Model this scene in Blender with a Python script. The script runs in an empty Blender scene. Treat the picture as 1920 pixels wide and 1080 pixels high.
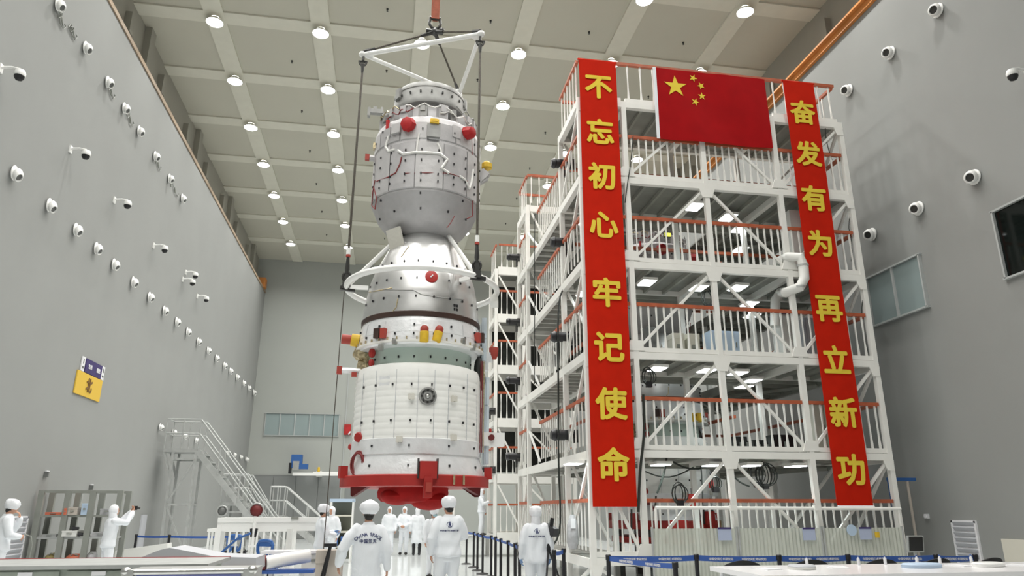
import bpy, bmesh, math, random
import numpy as np
from mathutils import Vector, Matrix, Euler
from mathutils.bvhtree import BVHTree

scene = bpy.context.scene
COL = scene.collection
PI = math.pi
rnd = random.Random(7)

# ------------------------------------------------------------------ camera
FPX = 1343.0                                   # focal length in pixels of a 1920 wide frame
PITCH = math.radians(17.17); YAW = math.radians(9.887); EYE = Vector((0, 0, 1.65))
cam_data = bpy.data.cameras.new('camera')
cam_data.sensor_width = 36.0
cam_data.lens = 36.0 * FPX / 1920.0
cam_data.clip_end = 200
cam = bpy.data.objects.new('camera', cam_data)
COL.objects.link(cam)
cam.location = EYE
cam.rotation_euler = (PI / 2 + PITCH, 0, -YAW)
scene.camera = cam

# ------------------------------------------------------------------ world, exposure
world = bpy.data.worlds.new('world'); scene.world = world
world.use_nodes = True
world.node_tree.nodes['Background'].inputs[0].default_value = (0.9, 0.95, 1.0, 1)
world.node_tree.nodes['Background'].inputs[1].default_value = 0.3
scene.view_settings.view_transform = 'Standard'
scene.view_settings.look = 'None'
scene.view_settings.gamma = 1
scene.view_settings.use_curve_mapping = False
scene.view_settings.exposure = 0.0
LAMP_POWER = 104.0        # watts of each ceiling lamp
DECK_LAMP_POWER = 6.5     # watts of each lamp under the tower decks
try:
    scene.cycles.use_light_tree = True
    scene.cycles.max_bounces = 8
    scene.cycles.diffuse_bounces = 5
    scene.cycles.sample_clamp_indirect = 6
except Exception:
    pass

# ------------------------------------------------------------------ measuring: a picture point on a plane of the hall
_cp, _sp = math.cos(PITCH), math.sin(PITCH); _cy, _sy = math.cos(YAW), math.sin(YAW)
_F = Vector((_sy * _cp, _cy * _cp, _sp)); _R = Vector((_cy, -_sy, 0)); _U = _R.cross(_F)
def at(axis, val, x, y):
    d = _F * FPX + _R * (x - 960) + _U * (540 - y)
    i = 'xyz'.index(axis)
    return EYE + d * ((val - EYE[i]) / d[i])

# ------------------------------------------------------------------ materials
def mat(name, col, rough=0.5, metal=0.0, noise=0.0, nscale=3.0, bump=0.0, bscale=20.0, emit=None, estr=0.0,
        alpha=1.0, trans=0.0, coat=0.0, spec=0.5, col2=None):
    m = bpy.data.materials.new(name); m.use_nodes = True
    nt = m.node_tree; b = nt.nodes['Principled BSDF']
    b.inputs['Base Color'].default_value = (*col, 1)
    b.inputs['Roughness'].default_value = rough
    b.inputs['Metallic'].default_value = metal
    b.inputs['Coat Weight'].default_value = coat
    b.inputs['Specular IOR Level'].default_value = spec
    b.inputs['Transmission Weight'].default_value = trans
    b.inputs['Alpha'].default_value = alpha
    if emit:
        b.inputs['Emission Color'].default_value = (*emit, 1); b.inputs['Emission Strength'].default_value = estr
    if noise > 0 or bump > 0 or col2:
        tc = nt.nodes.new('ShaderNodeTexCoord')
    if noise > 0 or col2:
        n = nt.nodes.new('ShaderNodeTexNoise'); n.inputs['Scale'].default_value = nscale; n.inputs['Detail'].default_value = 5
        nt.links.new(tc.outputs['Object'], n.inputs['Vector'])
        r = nt.nodes.new('ShaderNodeValToRGB')
        a = col if col2 is None else col
        c2 = col2 if col2 is not None else tuple(min(1, c * (1 + noise)) for c in col)
        c1 = col if col2 is not None else tuple(c * (1 - noise) for c in col)
        r.color_ramp.elements[0].position = 0.35; r.color_ramp.elements[1].position = 0.65
        r.color_ramp.elements[0].color = (*c1, 1); r.color_ramp.elements[1].color = (*c2, 1)
        nt.links.new(n.outputs['Fac'], r.inputs['Fac']); nt.links.new(r.outputs['Color'], b.inputs['Base Color'])
    if bump > 0:
        n2 = nt.nodes.new('ShaderNodeTexNoise'); n2.inputs['Scale'].default_value = bscale; n2.inputs['Detail'].default_value = 3
        nt.links.new(tc.outputs['Object'], n2.inputs['Vector'])
        bp = nt.nodes.new('ShaderNodeBump'); bp.inputs['Strength'].default_value = bump; bp.inputs['Distance'].default_value = 0.02
        nt.links.new(n2.outputs['Fac'], bp.inputs['Height']); nt.links.new(bp.outputs['Normal'], b.inputs['Normal'])
    return m

M = {}
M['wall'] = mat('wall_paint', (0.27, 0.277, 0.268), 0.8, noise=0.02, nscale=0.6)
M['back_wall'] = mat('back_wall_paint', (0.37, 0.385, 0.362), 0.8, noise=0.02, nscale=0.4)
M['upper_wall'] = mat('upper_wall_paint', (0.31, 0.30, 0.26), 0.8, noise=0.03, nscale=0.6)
M['ceiling'] = mat('ceiling_panel', (0.49, 0.475, 0.40), 0.85, noise=0.02, nscale=0.5)
M['ceil_beam'] = mat('ceiling_beam_paint', (0.62, 0.605, 0.52), 0.8, noise=0.02)
M['floor'] = mat('floor_epoxy', (0.70, 0.73, 0.73), 0.16, noise=0.03, nscale=0.4, coat=0.3)
M['ledge'] = mat('ledge_brown', (0.30, 0.22, 0.15), 0.6, noise=0.15, nscale=2)
M['rail_orange'] = mat('crane_rail_orange', (0.55, 0.21, 0.05), 0.55, noise=0.18, nscale=1.2)
M['white'] = mat('white_paint', (0.80, 0.79, 0.75), 0.42, noise=0.03, nscale=2)
M['whiteclean'] = mat('white_enamel', (0.84, 0.84, 0.82), 0.35)
M['handrail'] = mat('handrail_orange', (0.40, 0.095, 0.04), 0.5, noise=0.15, nscale=4)
M['deck'] = mat('deck_grey', (0.24, 0.245, 0.22), 0.6, noise=0.12, nscale=2)
M['joist'] = mat('joist_grey', (0.30, 0.305, 0.27), 0.6, noise=0.1, nscale=2)
M['banner'] = mat('banner_red', (0.50, 0.014, 0.003), 0.85, spec=0.12, noise=0.05, nscale=3, bump=0.15, bscale=4)
M['flag'] = mat('flag_red', (0.34, 0.004, 0.006), 0.85, spec=0.12, noise=0.06, nscale=2.5)
M['yellow'] = mat('banner_yellow', (0.74, 0.56, 0.06), 0.8, spec=0.15)
M['cloth_white'] = mat('white_cloth', (0.78, 0.79, 0.82), 0.85, bump=0.2, bscale=30)
M['coverall'] = mat('coverall_white', (0.76, 0.785, 0.82), 0.8, bump=0.25, bscale=14)
M['navy'] = mat('navy_print', (0.03, 0.04, 0.13), 0.7)
M['skin'] = mat('skin', (0.50, 0.27, 0.18), 0.55, noise=0.06, nscale=12)
M['hair'] = mat('black_hair', (0.015, 0.013, 0.012), 0.6)
M['eye'] = mat('eye_dark', (0.02, 0.015, 0.01), 0.2)
M['mask'] = mat('mask_blue', (0.34, 0.50, 0.55), 0.8)
M['mask_grey'] = mat('mask_grey', (0.30, 0.33, 0.35), 0.8)
M['glove'] = mat('glove_blue', (0.16, 0.27, 0.48), 0.5)
M['black'] = mat('black_plastic', (0.012, 0.012, 0.014), 0.4)
M['rubber'] = mat('black_rubber', (0.02, 0.02, 0.02), 0.65)
M['darkmetal'] = mat('dark_steel', (0.06, 0.06, 0.058), 0.4, metal=0.6)
M['rope'] = mat('steel_rope', (0.085, 0.075, 0.06), 0.5, metal=0.3, noise=0.2, nscale=30)
M['steel'] = mat('brushed_steel', (0.62, 0.62, 0.60), 0.3, metal=1.0, noise=0.05, nscale=8)
M['alu'] = mat('aluminium', (0.55, 0.55, 0.54), 0.38, metal=0.85, noise=0.06, nscale=5)
M['decklight'] = mat('bridge_grey', (0.42, 0.42, 0.39), 0.6, noise=0.08)
M['galv'] = mat('galvanised_grey', (0.44, 0.45, 0.44), 0.45, metal=0.35, noise=0.08, nscale=4)
M['rackgrey'] = mat('rack_grey', (0.24, 0.25, 0.225), 0.5, noise=0.06)
M['red'] = mat('red_cover', (0.42, 0.012, 0.014), 0.6, noise=0.08, nscale=6, bump=0.15, bscale=10)
M['redpaint'] = mat('red_paint', (0.36, 0.018, 0.014), 0.5, noise=0.08, nscale=3)
M['redfabric'] = mat('red_fabric', (0.36, 0.005, 0.004), 0.85, noise=0.15, nscale=5, bump=0.5, bscale=8)
M['darkred'] = mat('dark_red', (0.13, 0.012, 0.012), 0.6, noise=0.1)
M['brick'] = mat('terracotta_cap', (0.36, 0.045, 0.03), 0.6)
M['yellowcap'] = mat('yellow_cover', (0.72, 0.46, 0.03), 0.55, noise=0.08, nscale=8)
M['gold'] = mat('gold_foil', (0.50, 0.42, 0.26), 0.35, metal=0.6, noise=0.2, nscale=20, bump=0.6, bscale=30)
M['orb'] = mat('grey_blanket', (0.43, 0.42, 0.425), 0.45, metal=0.3, noise=0.05, nscale=5, bump=0.25, bscale=9)
M['orb2'] = mat('grey_blanket_light', (0.47, 0.46, 0.46), 0.48, metal=0.25, noise=0.05, nscale=4, bump=0.35, bscale=7)
M['dockgrey'] = mat('docking_grey', (0.30, 0.30, 0.29), 0.5, metal=0.35, noise=0.1, nscale=5)
M['capsule'] = mat('silver_film', (0.64, 0.64, 0.635), 0.33, metal=0.92, noise=0.05, nscale=3, bump=0.12, bscale=5)
M['foilwhite'] = mat('white_foil', (0.80, 0.81, 0.82), 0.33, metal=0.25, noise=0.04, nscale=5, bump=0.4, bscale=9)
M['smwhite'] = mat('white_blanket', (0.84, 0.84, 0.81), 0.6, noise=0.03, nscale=3, bump=0.3, bscale=5)
M['green'] = mat('pale_green', (0.50, 0.60, 0.54), 0.5, noise=0.02)
M['heat'] = mat('dark_band', (0.045, 0.022, 0.016), 0.5, noise=0.2)
M['panelcloth'] = mat('beige_hatch_cover', (0.62, 0.60, 0.54), 0.6, bump=0.3, bscale=12)
M['cable_red'] = mat('maroon_cable', (0.20, 0.03, 0.03), 0.6)
M['cable_white'] = mat('white_harness', (0.78, 0.77, 0.74), 0.5, noise=0.05, nscale=15)
M['cable_black'] = mat('black_cable', (0.018, 0.022, 0.018), 0.5)
M['strap'] = mat('orange_strap', (0.33, 0.085, 0.045), 0.75, noise=0.15, nscale=10)
M['solar'] = mat('silver_blue_panel', (0.66, 0.74, 0.80), 0.25, metal=0.2, noise=0.08, nscale=3)
M['blue'] = mat('barrier_blue', (0.035, 0.10, 0.36), 0.55)
M['hoistblue'] = mat('hoist_blue', (0.03, 0.11, 0.33), 0.45)
M['lightblue'] = mat('light_blue_panel', (0.45, 0.56, 0.70), 0.5)
M['glass_grey'] = mat('window_glass', (0.27, 0.33, 0.33), 0.12, coat=0.4)
M['glass_dark'] = mat('window_dark', (0.006, 0.009, 0.008), 0.05, spec=0.2)
M['frame'] = mat('window_frame', (0.42, 0.44, 0.435), 0.5)
M['cabinet'] = mat('cabinet_white', (0.72, 0.72, 0.69), 0.5, noise=0.02)
M['cream'] = mat('cream_panel', (0.62, 0.60, 0.52), 0.6)
M['brownbox'] = mat('beige_case', (0.47, 0.42, 0.37), 0.6, noise=0.06)
M['orangebox'] = mat('orange_plastic', (0.62, 0.16, 0.09), 0.55)
M['olive'] = mat('olive_cloth', (0.30, 0.24, 0.09), 0.7)
M['signyellow'] = mat('sign_yellow', (0.66, 0.43, 0.05), 0.55)
M['signpurple'] = mat('sign_purple', (0.045, 0.03, 0.13), 0.5)
M['signbrown'] = mat('sign_brown', (0.16, 0.08, 0.02), 0.6)
M['signwhite'] = mat('sign_white', (0.74, 0.74, 0.76), 0.5)
M['pvc'] = mat('ribbed_pvc', (0.53, 0.55, 0.485), 0.3, alpha=0.85, coat=0.2)
M['lamp'] = mat('lamp_glow', (0.9, 0.9, 0.9), 0.4, emit=(1.0, 0.99, 0.96), estr=14.0)
M['decklamp'] = mat('deck_lamp_glow', (0.9, 0.9, 0.9), 0.4, emit=(0.95, 1.0, 1.0), estr=7.0)
M['shade_sheet'] = mat('black_shade_sheet', (0.028, 0.03, 0.026), 0.85, noise=0.3, nscale=4)  # near-black for added sheets that stand in for interior shade
M['shadowgrey'] = mat('machine_grey', (0.13, 0.135, 0.13), 0.5, noise=0.2, nscale=6)
M['louvre'] = mat('louvre_grey', (0.48, 0.49, 0.52), 0.5)
M['tabletop'] = mat('table_white', (0.84, 0.83, 0.84), 0.25, coat=0.2)
M['tablegreen'] = mat('cart_grey_green', (0.30, 0.335, 0.29), 0.45, noise=0.15, nscale=4)
M['bluepanel'] = mat('case_blue', (0.14, 0.16, 0.36), 0.4)
M['screen'] = mat('dark_screen', (0.012, 0.012, 0.012), 0.2)
M['plasticgrey'] = mat('grey_wrap', (0.42, 0.42, 0.43), 0.5, noise=0.15, nscale=9)

# ------------------------------------------------------------------ mesh building
class MB:
    def __init__(s): s.v = []; s.f = []
    def add(s, vs, fs):
        n = len(s.v); s.v.extend([tuple(v) for v in vs]); s.f.extend([tuple(i + n for i in f) for f in fs]); return s
    def box(s, c, d, rot=None):
        vs = [Vector((x * d[0] / 2, y * d[1] / 2, z * d[2] / 2)) for z in (-1, 1) for y in (-1, 1) for x in (-1, 1)]
        if rot is not None:
            R = rot if isinstance(rot, Matrix) else Euler(rot).to_matrix()
            vs = [R @ v for v in vs]
        c = Vector(c)
        return s.add([v + c for v in vs], [(0, 2, 3, 1), (4, 5, 7, 6), (0, 1, 5, 4), (2, 6, 7, 3), (0, 4, 6, 2), (1, 3, 7, 5)])
    def bar(s, p, q, w, h, up=(0, 0, 1)):
        p, q = Vector(p), Vector(q); d = q - p; L = d.length; d.normalize()
        u = Vector(up)
        if abs(d.dot(u)) > 0.98: u = Vector((0, 1, 0))
        x = d.cross(u).normalized(); z = x.cross(d)
        R = Matrix((x, d, z)).transposed()
        return s.box((p + q) / 2, (w, L, h), R)
    def tube(s, path, r, n=8, caps=True, r2=None):
        P = [Vector(p) for p in path]; k = len(P)
        R = r if isinstance(r, (list, tuple)) else [r] * k
        vs = []; prev = None
        for i in range(k):
            t = (P[min(i + 1, k - 1)] - P[max(i - 1, 0)])
            if t.length < 1e-9: t = Vector((0, 0, 1))
            t.normalize()
            if prev is None:
                a = Vector((0, 0, 1)) if abs(t.z) < 0.9 else Vector((0, 1, 0))
                x = t.cross(a).normalized()
            else:
                x = (prev - t * prev.dot(t))
                if x.length < 1e-6: x = t.orthogonal()
                x.normalize()
            prev = x; y = t.cross(x)
            for j in range(n):
                a = 2 * PI * j / n
                vs.append(P[i] + x * math.cos(a) * R[i] + y * math.sin(a) * R[i])
        fs = [(i * n + j, i * n + (j + 1) % n, (i + 1) * n + (j + 1) % n, (i + 1) * n + j) for i in range(k - 1) for j in range(n)]
        if caps:
            fs.append(tuple(range(n - 1, -1, -1))); fs.append(tuple((k - 1) * n + j for j in range(n)))
        return s.add(vs, fs)
    def rtube(s, path, rads, n=12):      # tube with rounded ends
        P = [Vector(p) for p in path]
        d0 = (P[1] - P[0]).normalized(); d1 = (P[-1] - P[-2]).normalized()
        a, b = rads[0], rads[-1]
        pp = [P[0] - d0 * a * 0.95, P[0] - d0 * a * 0.6] + P + [P[-1] + d1 * b * 0.6, P[-1] + d1 * b * 0.95]
        rr = [a * 0.25, a * 0.78] + list(rads) + [b * 0.78, b * 0.25]
        return s.tube(pp, rr, n)
    def lathe(s, prof, n=48, c=(0, 0, 0), a0=0.0, a1=2 * PI, caps=True, wob=None):
        c = Vector(c); full = abs(a1 - a0 - 2 * PI) < 1e-6; m = n if full else n + 1
        vs = []
        for i, (r, z) in enumerate(prof):
            for j in range(m):
                a = a0 + (a1 - a0) * j / n
                rr = r + (wob(a, z) if wob else 0)
                vs.append(c + Vector((rr * math.sin(a), -rr * math.cos(a), z)))
        k = len(prof); fs = []
        for i in range(k - 1):
            for j in range(n):
                j2 = (j + 1) % m
                fs.append((i * m + j, i * m + j2, (i + 1) * m + j2, (i + 1) * m + j))
        if caps and full:
            fs.append(tuple(range(m - 1, -1, -1))); fs.append(tuple((k - 1) * m + j for j in range(m)))
        return s.add(vs, fs)
    def ell(s, c, r, n=14, m=10, rot=None):
        vs = [Vector((0, 0, -r[2]))]
        for i in range(1, m):
            t = PI * i / m
            for j in range(n):
                a = 2 * PI * j / n
                vs.append(Vector((r[0] * math.sin(t) * math.cos(a), r[1] * math.sin(t) * math.sin(a), -r[2] * math.cos(t))))
        vs.append(Vector((0, 0, r[2])))
        if rot is not None:
            R = rot if isinstance(rot, Matrix) else Euler(rot).to_matrix()
            vs = [R @ v for v in vs]
        fs = [(0, 1 + (j + 1) % n, 1 + j) for j in range(n)]
        for i in range(m - 2):
            for j in range(n):
                fs.append((1 + i * n + j, 1 + i * n + (j + 1) % n, 1 + (i + 1) * n + (j + 1) % n, 1 + (i + 1) * n + j))
        L = len(vs) - 1; b = 1 + (m - 2) * n
        fs += [(L, b + j, b + (j + 1) % n) for j in range(n)]
        c = Vector(c)
        return s.add([v + c for v in vs], fs)
    def loft(s, rings, n=20):     # rings: (cx, cy, z, rx, ry)
        vs = []
        for (cx, cy, z, rx, ry) in rings:
            for j in range(n):
                a = 2 * PI * j / n
                vs.append((cx + rx * math.cos(a), cy + ry * math.sin(a), z))
        k = len(rings)
        fs = [(i * n + j, i * n + (j + 1) % n, (i + 1) * n + (j + 1) % n, (i + 1) * n + j) for i in range(k - 1) for j in range(n)]
        fs.append(tuple(range(n - 1, -1, -1))); fs.append(tuple((k - 1) * n + j for j in range(n)))
        return s.add(vs, fs)
    def prism(s, pts, thick, T=None):     # polygon in local xz, extruded along y
        n = len(pts)
        vs = [Vector((x, -thick / 2, z)) for x, z in pts] + [Vector((x, thick / 2, z)) for x, z in pts]
        if T is not None: vs = [T @ v for v in vs]
        fs = [tuple(range(n)), tuple(range(2 * n - 1, n - 1, -1))]
        fs += [(j, j + n, (j + 1) % n + n, (j + 1) % n) for j in range(n)]
        return s.add(vs, fs)
    def xf(s, T):
        s.v = [tuple(T @ Vector(v)) for v in s.v]; return s
    def mesh(s, name, m=None, smooth=True, angle=0.6):
        me = bpy.data.meshes.new(name); me.from_pydata(s.v, [], s.f); me.validate(); me.update()
        bm = bmesh.new(); bm.from_mesh(me); bmesh.ops.recalc_face_normals(bm, faces=bm.faces); bm.to_mesh(me); bm.free()
        if m is not None: me.materials.append(m)
        if smooth and len(me.polygons):
            me.polygons.foreach_set('use_smooth', [True] * len(me.polygons))
            me.set_sharp_from_angle(angle=angle)
        return me

ROOT_INV = {}
def thing(name, label, cat, loc=(0, 0, 0), rotz=0.0, group=None, world=False):
    """An Empty at a thing's base. world=True: its parts are given in hall coordinates."""
    o = bpy.data.objects.new(name, None); COL.objects.link(o)
    o.location = loc; o.rotation_euler = (0, 0, rotz); o.empty_display_size = 0.2
    o['label'] = label; o['category'] = cat
    if group: o['group'] = group
    if world: ROOT_INV[o.name] = Matrix.Translation(-Vector(loc)) if not rotz else (Matrix.Translation(loc) @ Matrix.Rotation(rotz, 4, 'Z')).inverted()
    return o
def obj(name, mb, m, parent=None, loc=(0, 0, 0), rot=(0, 0, 0), scale=(1, 1, 1), label=None, kind=None, smooth=True):
    me = mb if isinstance(mb, bpy.types.Mesh) else mb.mesh(name, m, smooth)
    o = bpy.data.objects.new(name, me); COL.objects.link(o)
    o.location = loc; o.rotation_euler = rot; o.scale = scale
    if parent is not None:
        o.parent = parent
        if parent.name in ROOT_INV: o.matrix_parent_inverse = ROOT_INV[parent.name]
    if label: o['label'] = label
    if kind: o['kind'] = kind
    return o
def tag(o, label, cat, group=None):
    o['label'] = label; o['category'] = cat
    if group: o['group'] = group
    return o
def struct(name, mb, m, parent=None, **k):
    o = obj(name, mb, m, parent, **k)
    if parent is None: o['kind'] = 'structure'
    return o
def dup(root, loc, rotz=None, label=None, group=None):
    r = root.copy(); COL.objects.link(r); r.location = loc
    if rotz is not None: r.rotation_euler = (0, 0, rotz)
    if label: r['label'] = label
    if group: r['group'] = group
    for ch in list(root.children):
        c = ch.copy(); COL.objects.link(c); c.parent = r
        for g in ch.children:
            d = g.copy(); COL.objects.link(d); d.parent = c
    return r
ORD = ['first', 'second', 'third', 'fourth', 'fifth', 'sixth', 'seventh', 'eighth', 'ninth', 'tenth', 'eleventh', 'twelfth',
       'thirteenth', 'fourteenth', 'fifteenth', 'sixteenth', 'seventeenth', 'eighteenth', 'nineteenth', 'twentieth',
       'twenty-first', 'twenty-second', 'twenty-third', 'twenty-fourth']
def text_mesh(body, size, bold=0.0, extrude=0.004, spacing=1.0):
    c = bpy.data.curves.new('lettering', 'FONT'); c.body = body; c.size = size; c.extrude = extrude
    c.align_x = 'CENTER'; c.align_y = 'CENTER'; c.offset = bold if bold < 0.004 else 0.0; c.resolution_u = 3; c.space_character = spacing
    o = bpy.data.objects.new('lettering', c); COL.objects.link(o)
    dg = bpy.context.evaluated_depsgraph_get()
    me = bpy.data.meshes.new_from_object(o.evaluated_get(dg))
    bpy.data.objects.remove(o); bpy.data.curves.remove(c)
    n = len(me.vertices); a = np.zeros(n * 3); me.vertices.foreach_get('co', a); a = a.reshape(-1, 3)
    if n:
        a[:, :2] -= (a[:, :2].max(0) + a[:, :2].min(0)) / 2
        if bold >= 0.004:            # heavy strokes: the outline laid eight times round itself
            F = [tuple(p.vertices) for p in me.polygons]; vs = []; fs = []
            for k in range(9):
                d = (0, 0) if k == 8 else (bold * math.cos(k * PI / 4), bold * math.sin(k * PI / 4))
                fs += [tuple(i + len(vs) for i in f) for f in F]
                vs += [(p[0] + d[0], p[1] + d[1], p[2] + 0.0002 * k) for p in a]
            bpy.data.meshes.remove(me); me = bpy.data.meshes.new('lettering'); me.from_pydata(vs, [], fs); me.update()
        else:
            me.vertices.foreach_set('co', a.ravel()); me.update()
    return me
def evaluated(me, mods):
    o = bpy.data.objects.new('tmp', me); COL.objects.link(o)
    for typ, props in mods:
        md = o.modifiers.new('m', typ)
        for k, v in props.items(): setattr(md, k, v)
    dg = bpy.context.evaluated_depsgraph_get()
    r = bpy.data.meshes.new_from_object(o.evaluated_get(dg))
    bpy.data.objects.remove(o)
    return r
def arc(p, q, sag, n=12, side=(0, 0, -1)):
    p, q, sd = Vector(p), Vector(q), Vector(side)
    return [p.lerp(q, i / n) + sd * sag * 4 * (i / n) * (1 - i / n) for i in range(n + 1)]

# ================================================================== THE HALL
XL, XR, YB, YF, H = -8.0, 12.24, 45.8, -9.0, 17.05
LEDGE_L, LEDGE_R = 14.85, 14.62
XLU, XRU = -8.6, 13.15
struct('floor', MB().box(((XL + XR) / 2, (YB + YF) / 2, -0.1), (XR - XL + 2.5, YB - YF + 1, 0.2)), M['floor'], smooth=False)
ceiling = struct('ceiling', MB().box(((XL + XR) / 2, (YB + YF) / 2, H + 0.17), (XR - XL + 2.6, YB - YF + 1, 0.2)), M['ceiling'], smooth=False)
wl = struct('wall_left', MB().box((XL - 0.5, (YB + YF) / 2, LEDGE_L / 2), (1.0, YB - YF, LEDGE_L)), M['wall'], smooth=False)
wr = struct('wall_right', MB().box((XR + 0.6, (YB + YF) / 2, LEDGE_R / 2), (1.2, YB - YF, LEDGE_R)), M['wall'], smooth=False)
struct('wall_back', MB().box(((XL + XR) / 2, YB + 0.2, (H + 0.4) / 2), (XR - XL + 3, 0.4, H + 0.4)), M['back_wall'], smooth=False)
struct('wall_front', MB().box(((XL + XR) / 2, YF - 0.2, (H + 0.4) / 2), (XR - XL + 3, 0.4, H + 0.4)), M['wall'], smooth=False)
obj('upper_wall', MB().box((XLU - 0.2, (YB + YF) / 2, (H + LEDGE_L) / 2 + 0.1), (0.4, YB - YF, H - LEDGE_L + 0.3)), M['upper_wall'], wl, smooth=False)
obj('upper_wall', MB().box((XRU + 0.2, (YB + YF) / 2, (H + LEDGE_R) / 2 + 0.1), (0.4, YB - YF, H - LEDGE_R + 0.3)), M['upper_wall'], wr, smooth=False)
# crane rail ledges along both walls
t1 = struct('trim_1', MB().box((XL - 0.02, (YB + YF) / 2, LEDGE_L + 0.03), (0.12, YB - YF - 0.1, 0.14)), M['ledge'], smooth=False)
mb = MB().box((XR - 0.02, (YB + YF) / 2, LEDGE_R + 0.02), (0.16, YB - YF - 0.1, 0.2))
mb.box((XR - 0.06, (YB + YF) / 2, LEDGE_R + 0.14), (0.3, YB - YF - 0.1, 0.06))
t2 = struct('trim_2', mb, M['rail_orange'], smooth=False)
obj('rail_end_stop', MB().box((XL - 0.1, 44.9, LEDGE_L + 0.35), (0.5, 0.6, 0.6)), M['rail_orange'], t1)
# pilasters and small brackets on the recessed upper walls
PX = [-6.18, -2.81, 0.56, 3.93, 7.30, 10.68]
PY = [-6.0, -2.6, 0.8, 4.15, 7.5, 10.9, 14.3, 17.76, 21.2, 24.64, 28.07, 31.5, 35.0, 38.5, 42.06]
pil = MB().box((0, 0, 0), (0.22, 0.45, H - LEDGE_L + 0.2)).mesh('pilaster', M['upper_wall'], False)
brk = MB().box((0, 0, 0), (0.2, 0.3, 0.7)).mesh('wall_bracket', M['upper_wall'], False)
for i, y in enumerate(PY):
    if y < 7: continue
    for wobj, x in ((wl, XLU + 0.1), (wr, XRU - 0.1)):
        if i % 2 == 0: obj('pilaster', pil, None, wobj, (x, y + 1.2, (H + LEDGE_L) / 2))
        obj('wall_bracket', brk, None, wobj, (x, y - 0.55, 16.1))
# ceiling beams
lb = MB().box((0, 0, 0), (0.62, YB - YF, 0.10)).mesh('ceiling_beam', M['ceil_beam'], False)
for x in PX: obj('ceiling_beam', lb, None, ceiling, (x, (YB + YF) / 2, H + 0.05))
tb = MB().box((0, 0, 0), (XR - XL + 2.0, 0.60, 0.09)).mesh('ceiling_beam', M['ceil_beam'], False)
for y in PY: obj('ceiling_beam', tb, None, ceiling, ((XL + XR) / 2, y, H + 0.055))
# lamps on the beam crossings
lamp_ring = MB().lathe([(0.12, 0.16), (0.17, 0.10), (0.25, 0.02), (0.275, -0.02), (0.265, -0.025), (0.24, 0.01)], 20, caps=False).mesh('reflector', M['whiteclean'])
lamp_disc = MB().lathe([(0.02, -0.09), (0.13, -0.08), (0.21, -0.05), (0.258, -0.01), (0.25, 0.02)], 20).mesh('diffuser', M['lamp'])
def hall_light(name, root, power, size, z, col=(1.0, 0.985, 0.95)):
    l = bpy.data.lights.new(name, 'AREA'); l.shape = 'DISK'; l.size = size; l.energy = power; l.color = col; l.spread = math.radians(138)
    o = bpy.data.objects.new(name, l); COL.objects.link(o); o.location = (0, 0, z); o.parent = root
for j, y in enumerate(reversed(PY)):
    for i, x in enumerate(PX):
        if y < (10.0 if i >= 4 else -3.0): continue          # no lamps over the nearest right corner of the hall
        r = thing('ceiling_lamp', 'round ceiling lamp, %s row from the back wall, %s from the left wall' % (ORD[j], ORD[i]),
                  'lamp', (x, y, H - 0.165), group='ceiling lamps')
        obj('reflector', lamp_ring, None, r); obj('diffuser', lamp_disc, None, r)
        hall_light('lamp_light', r, LAMP_POWER, 0.5, -0.12)
# sprinkler heads between the beams
sp = MB().lathe([(0.05, 0.0), (0.05, -0.04), (0.02, -0.05), (0.02, -0.10), (0.045, -0.11)], 8).mesh('sprinkler', M['darkmetal'])
for j, y in enumerate(reversed([(a + b) / 2 for a, b in zip(PY[6:-1], PY[7:])])):
    for i in range(5):
        x = (PX[i] + PX[i + 1]) / 2 + 0.5
        o = obj('sprinkler', sp, None, None, (x, y + 0.4, H + 0.07), (0, 0, 0), (0.75, 0.75, 0.8)); tag(o, 'small dark ceiling sprinkler, %s bay row from the back wall, %s bay from the left' % (ORD[j], ORD[i]), 'sprinkler', 'ceiling sprinklers')

# ---- air nozzles in the walls
def nozzle_parts(d, mouth):
    d = Vector(d).normalized(); R = d.to_track_quat('Z', 'Y').to_matrix().to_4x4()
    fl = MB().lathe([(0.05, 0.0), (0.20, 0.0), (0.20, 0.02), (0.17, 0.045), (0.05, 0.05)], 20)
    fl.lathe([(0.09, -0.0), (0.09, 0.12)], 12)
    fl.xf(Matrix.Translation((-math.copysign(0.11, d.x), 0, 0)) @ Vector((math.copysign(1, d.x), 0, 0)).to_track_quat('Z', 'Y').to_matrix().to_4x4())
    fl.v = [tuple(c * 0.85 for c in v) for v in fl.v]
    b = MB().lathe([(0.02, -0.04), (0.15, -0.02), (0.175, 0.06), (0.165, 0.15), (0.135, 0.205), (0.115, 0.215), (0.105, 0.16)], 20, caps=False).xf(R)
    mo = MB().lathe([(0.001, 0.165), (0.108, 0.165), (0.108, 0.15), (0.001, 0.15)], 16, caps=False).xf(R)
    for q_ in (b, mo): q_.v = [tuple(c * 0.85 for c in v) for v in q_.v]
    return fl.mesh('flange', M['whiteclean']), b.mesh('barrel', M['whiteclean']), mo.mesh('mouth', M[mouth])
NZ_L, NZ_R = nozzle_parts((1, -0.25, -0.95), 'shadowgrey'), nozzle_parts((-1, -0.45, -0.4), 'darkmetal')  # mouth discs coloured grey and dark for the shade inside the openings
def nozzle(loc, parts, label, group, scale=(0.8, 1, 1)):
    r = thing('air_nozzle', label, 'nozzle', (loc[0] + (0.1 if loc[0] < 0 else -0.1), loc[1], loc[2]), group=group); r.scale = scale
    for n, m in zip(('flange', 'barrel', 'mouth'), parts): obj(n, m, None, r)
row1 = [(104, 10), (157, 87), (199, 150), (230, 200), (258, 243), (288, 291), (315, 333), (339, 371)]
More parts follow.
